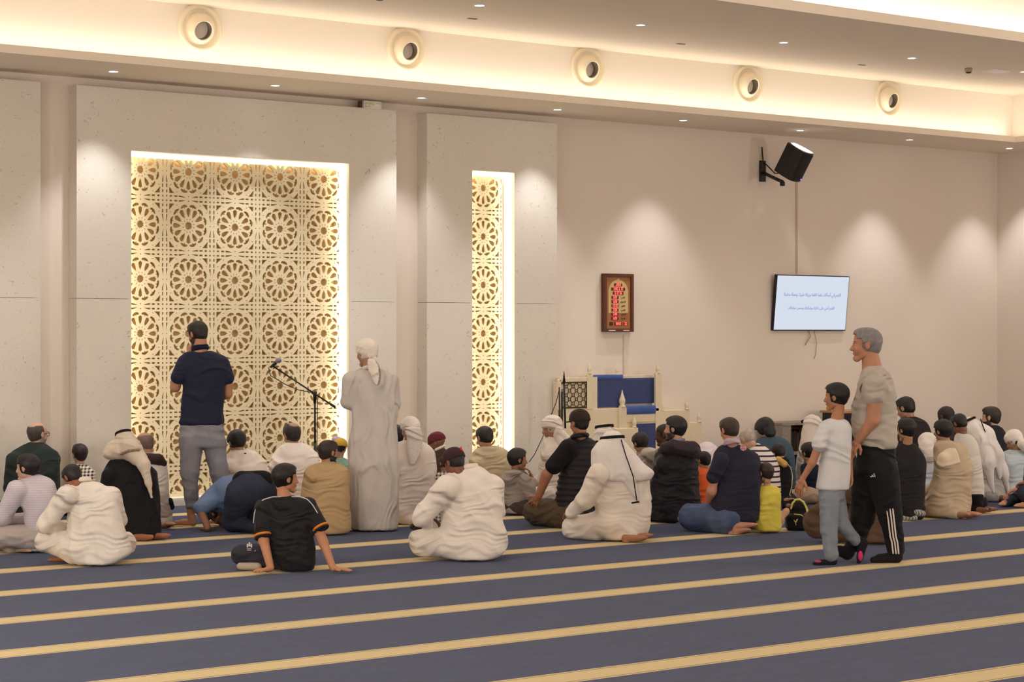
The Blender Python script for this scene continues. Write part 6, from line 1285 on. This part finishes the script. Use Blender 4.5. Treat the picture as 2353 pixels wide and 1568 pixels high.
sitter('man with shaved dark head by the right wall behind the beige robe', 2180, 1110, 1000, (2177, 960), 50, 'dark', (60, 50, 52), 'buzz', (40, 30, 32), g=200, legs=(40, 40, 44), th=14, rows=rows_((984, 2160, 2196), (994, 2150, 2206), (1010, 2146, 2210), (1060, 2146, 2210), (1162, 2148, 2208)))
F, hd, R = sitter('person in off-white shirt and black trousers wearing a dark headband beside the beige robe', 2232, 1178, 1020, (2208, 976), 46, 'brown', (214, 206, 196), 'short', (34, 28, 32), th=30, g=205, rows=rows_((996, 2200, 2226), (1006, 2196, 2240), (1030, 2194, 2252), (1080, 2200, 2258), (1136, 2206, 2262), (1176, 2208, 2256)), legs=(26, 24, 28))
F.part('black_trousers', [loft([(1134, 2216, 2259, -4, 32), (1160, 2220, 2256, -4, 30), (1177, 2222, 2250, -4, 26)], 2.3, 6)], cloth((26, 24, 28)), vox=2.2)
def tall_cloth():
    F = Fig(2268, 1152, 'man in long white headcloth with slanted black cord, bowed left, right of the beige robe'); g = 215; hd = Head((2228, 990, 6), 52, -70, 28, 0)
    R = seat(2268, 1152, 1020, 54, -60, 'kneel', rows_((1000, 2224, 2262), (1012, 2216, 2282), (1040, 2222, 2296), (1080, 2230, 2308), (1120, 2236, 2314), (1148, 2240, 2312)), None, None, .1, g)
    R.top = V3(2244, 1008, R.top[2]); body(F, hd, R, 'brown'); garment(F, R, (190, 186, 182))
    F.part('headcloth', hd.skull(.08) + [cap((2236, 990, 0), (2262, 1000, -8), 26, 22), cap((2262, 1002, -10), (2286, 1044, -18), 20, 16), cap((2286, 1046, -18), (2290, 1098, -30), 13, 3), cap((2250, 1010, -14), (2262, 1060, -28), 24, 18), cap((2262, 1060, -28), (2274, 1130, -36), 15, 3), cap((2300, 1080, -18), (2313, 1132, -22), 10, 3), cap((2286, 1044, -14), (2303, 1090, -18), 14, 10)], cloth((234, 226, 222), .8, .5, vert=True), k=8, vox=2.1, wr=(2.2, 30, (1.4, .4, 1)))
    agal(F, hd, 4, u=.40, R_=.46, cords=[cap((2249, 963, -16), (2256, 990, -30), 1.4), cap((2256, 990, -30), (2266, 1024, -36), 1.4)])
tall_cloth()
F, hd, R = sitter('bearded man in dark T-shirt facing left near the right wall', 2286, 1130, 1000, (2281, 961), 50, 'light', (44, 44, 50), 'short', (50, 40, 36), phi=-37, hphi=-58, th=4, g=200, arms='half', rows=rows_((978, 2268, 2298), (986, 2258, 2308), (1004, 2256, 2316), (1040, 2260, 2320), (1156, 2262, 2318)), legs=(40, 40, 46), bd=(60, 46, 40), face=True)
F, hd, R = sitter('man in pale blue robe and white turban cut by the right edge', 2336, 1150, 1055, (2334, 1014), 48, 'tan', (202, 212, 222), None, phi=-37, hphi=-45, th=28, g=195, rows=rows_((1034, 2318, 2352), (1042, 2308, 2366), (1062, 2304, 2376), (1100, 2304, 2378), (1146, 2308, 2374)))
hair(F, hd, 'short'); turban(F, hd, (238, 230, 222), tails=[cap((2346, 1020, -12), (2362, 1036, -10), 12, 10)])
def edge_man():
    F = Fig(2372, 1166, 'seated person at the right edge, dark jeans knee, bracelet and bare foot showing'); g = 205; hd = Head((2392, 1010, 0), 50, -60)
    R = seat(2385, 1166, 1050, 50, -60, 'cross', None, None, (2392, 1010), .02, g)
    R.legs = [cap((2380, 1140, 0), (2352, 1130, -20), 24, 16), cap((2352, 1130, -20), (2362, 1158, -30), 13, 9), R.legs[2], R.legs[3]]
    R.fo = [cap((2376, 1108, -24), (2350, 1106, -30), 9, 7), R.fo[1]]; R.up = [cap((2378, 1066, -14), (2376, 1108, -24), 12, 9), R.up[1]]; R.feet[0] = (V3(2362, 1158, -34), V3(-.95, 0, .1), V3(0, -1, 0)); R.wri[0] = V3(2350, 1106, -30)
    body(F, hd, R, (190, 136, 110), arms='bare', hands=True)
    garment(F, R, (60, 60, 70), 'shirt', arms='half', legs=False); F.part('jeans', [grow(p, 4) for p in R.legs], cloth((58, 62, 80), .85, .4, 'jeans_cloth'), vox=2.3, k=5); hair(F, hd, 'short')
    F.part('bracelet', [tor((2356, 1106, -29), np.stack([V3(0, 1, 0), V3(1, 0, 0), V3(0, 0, 1)]), 8, 2)], mat('gold_bracelet', (190, 160, 90), .3, .6, metal=.6), vox=1.1, k=0)
edge_man()
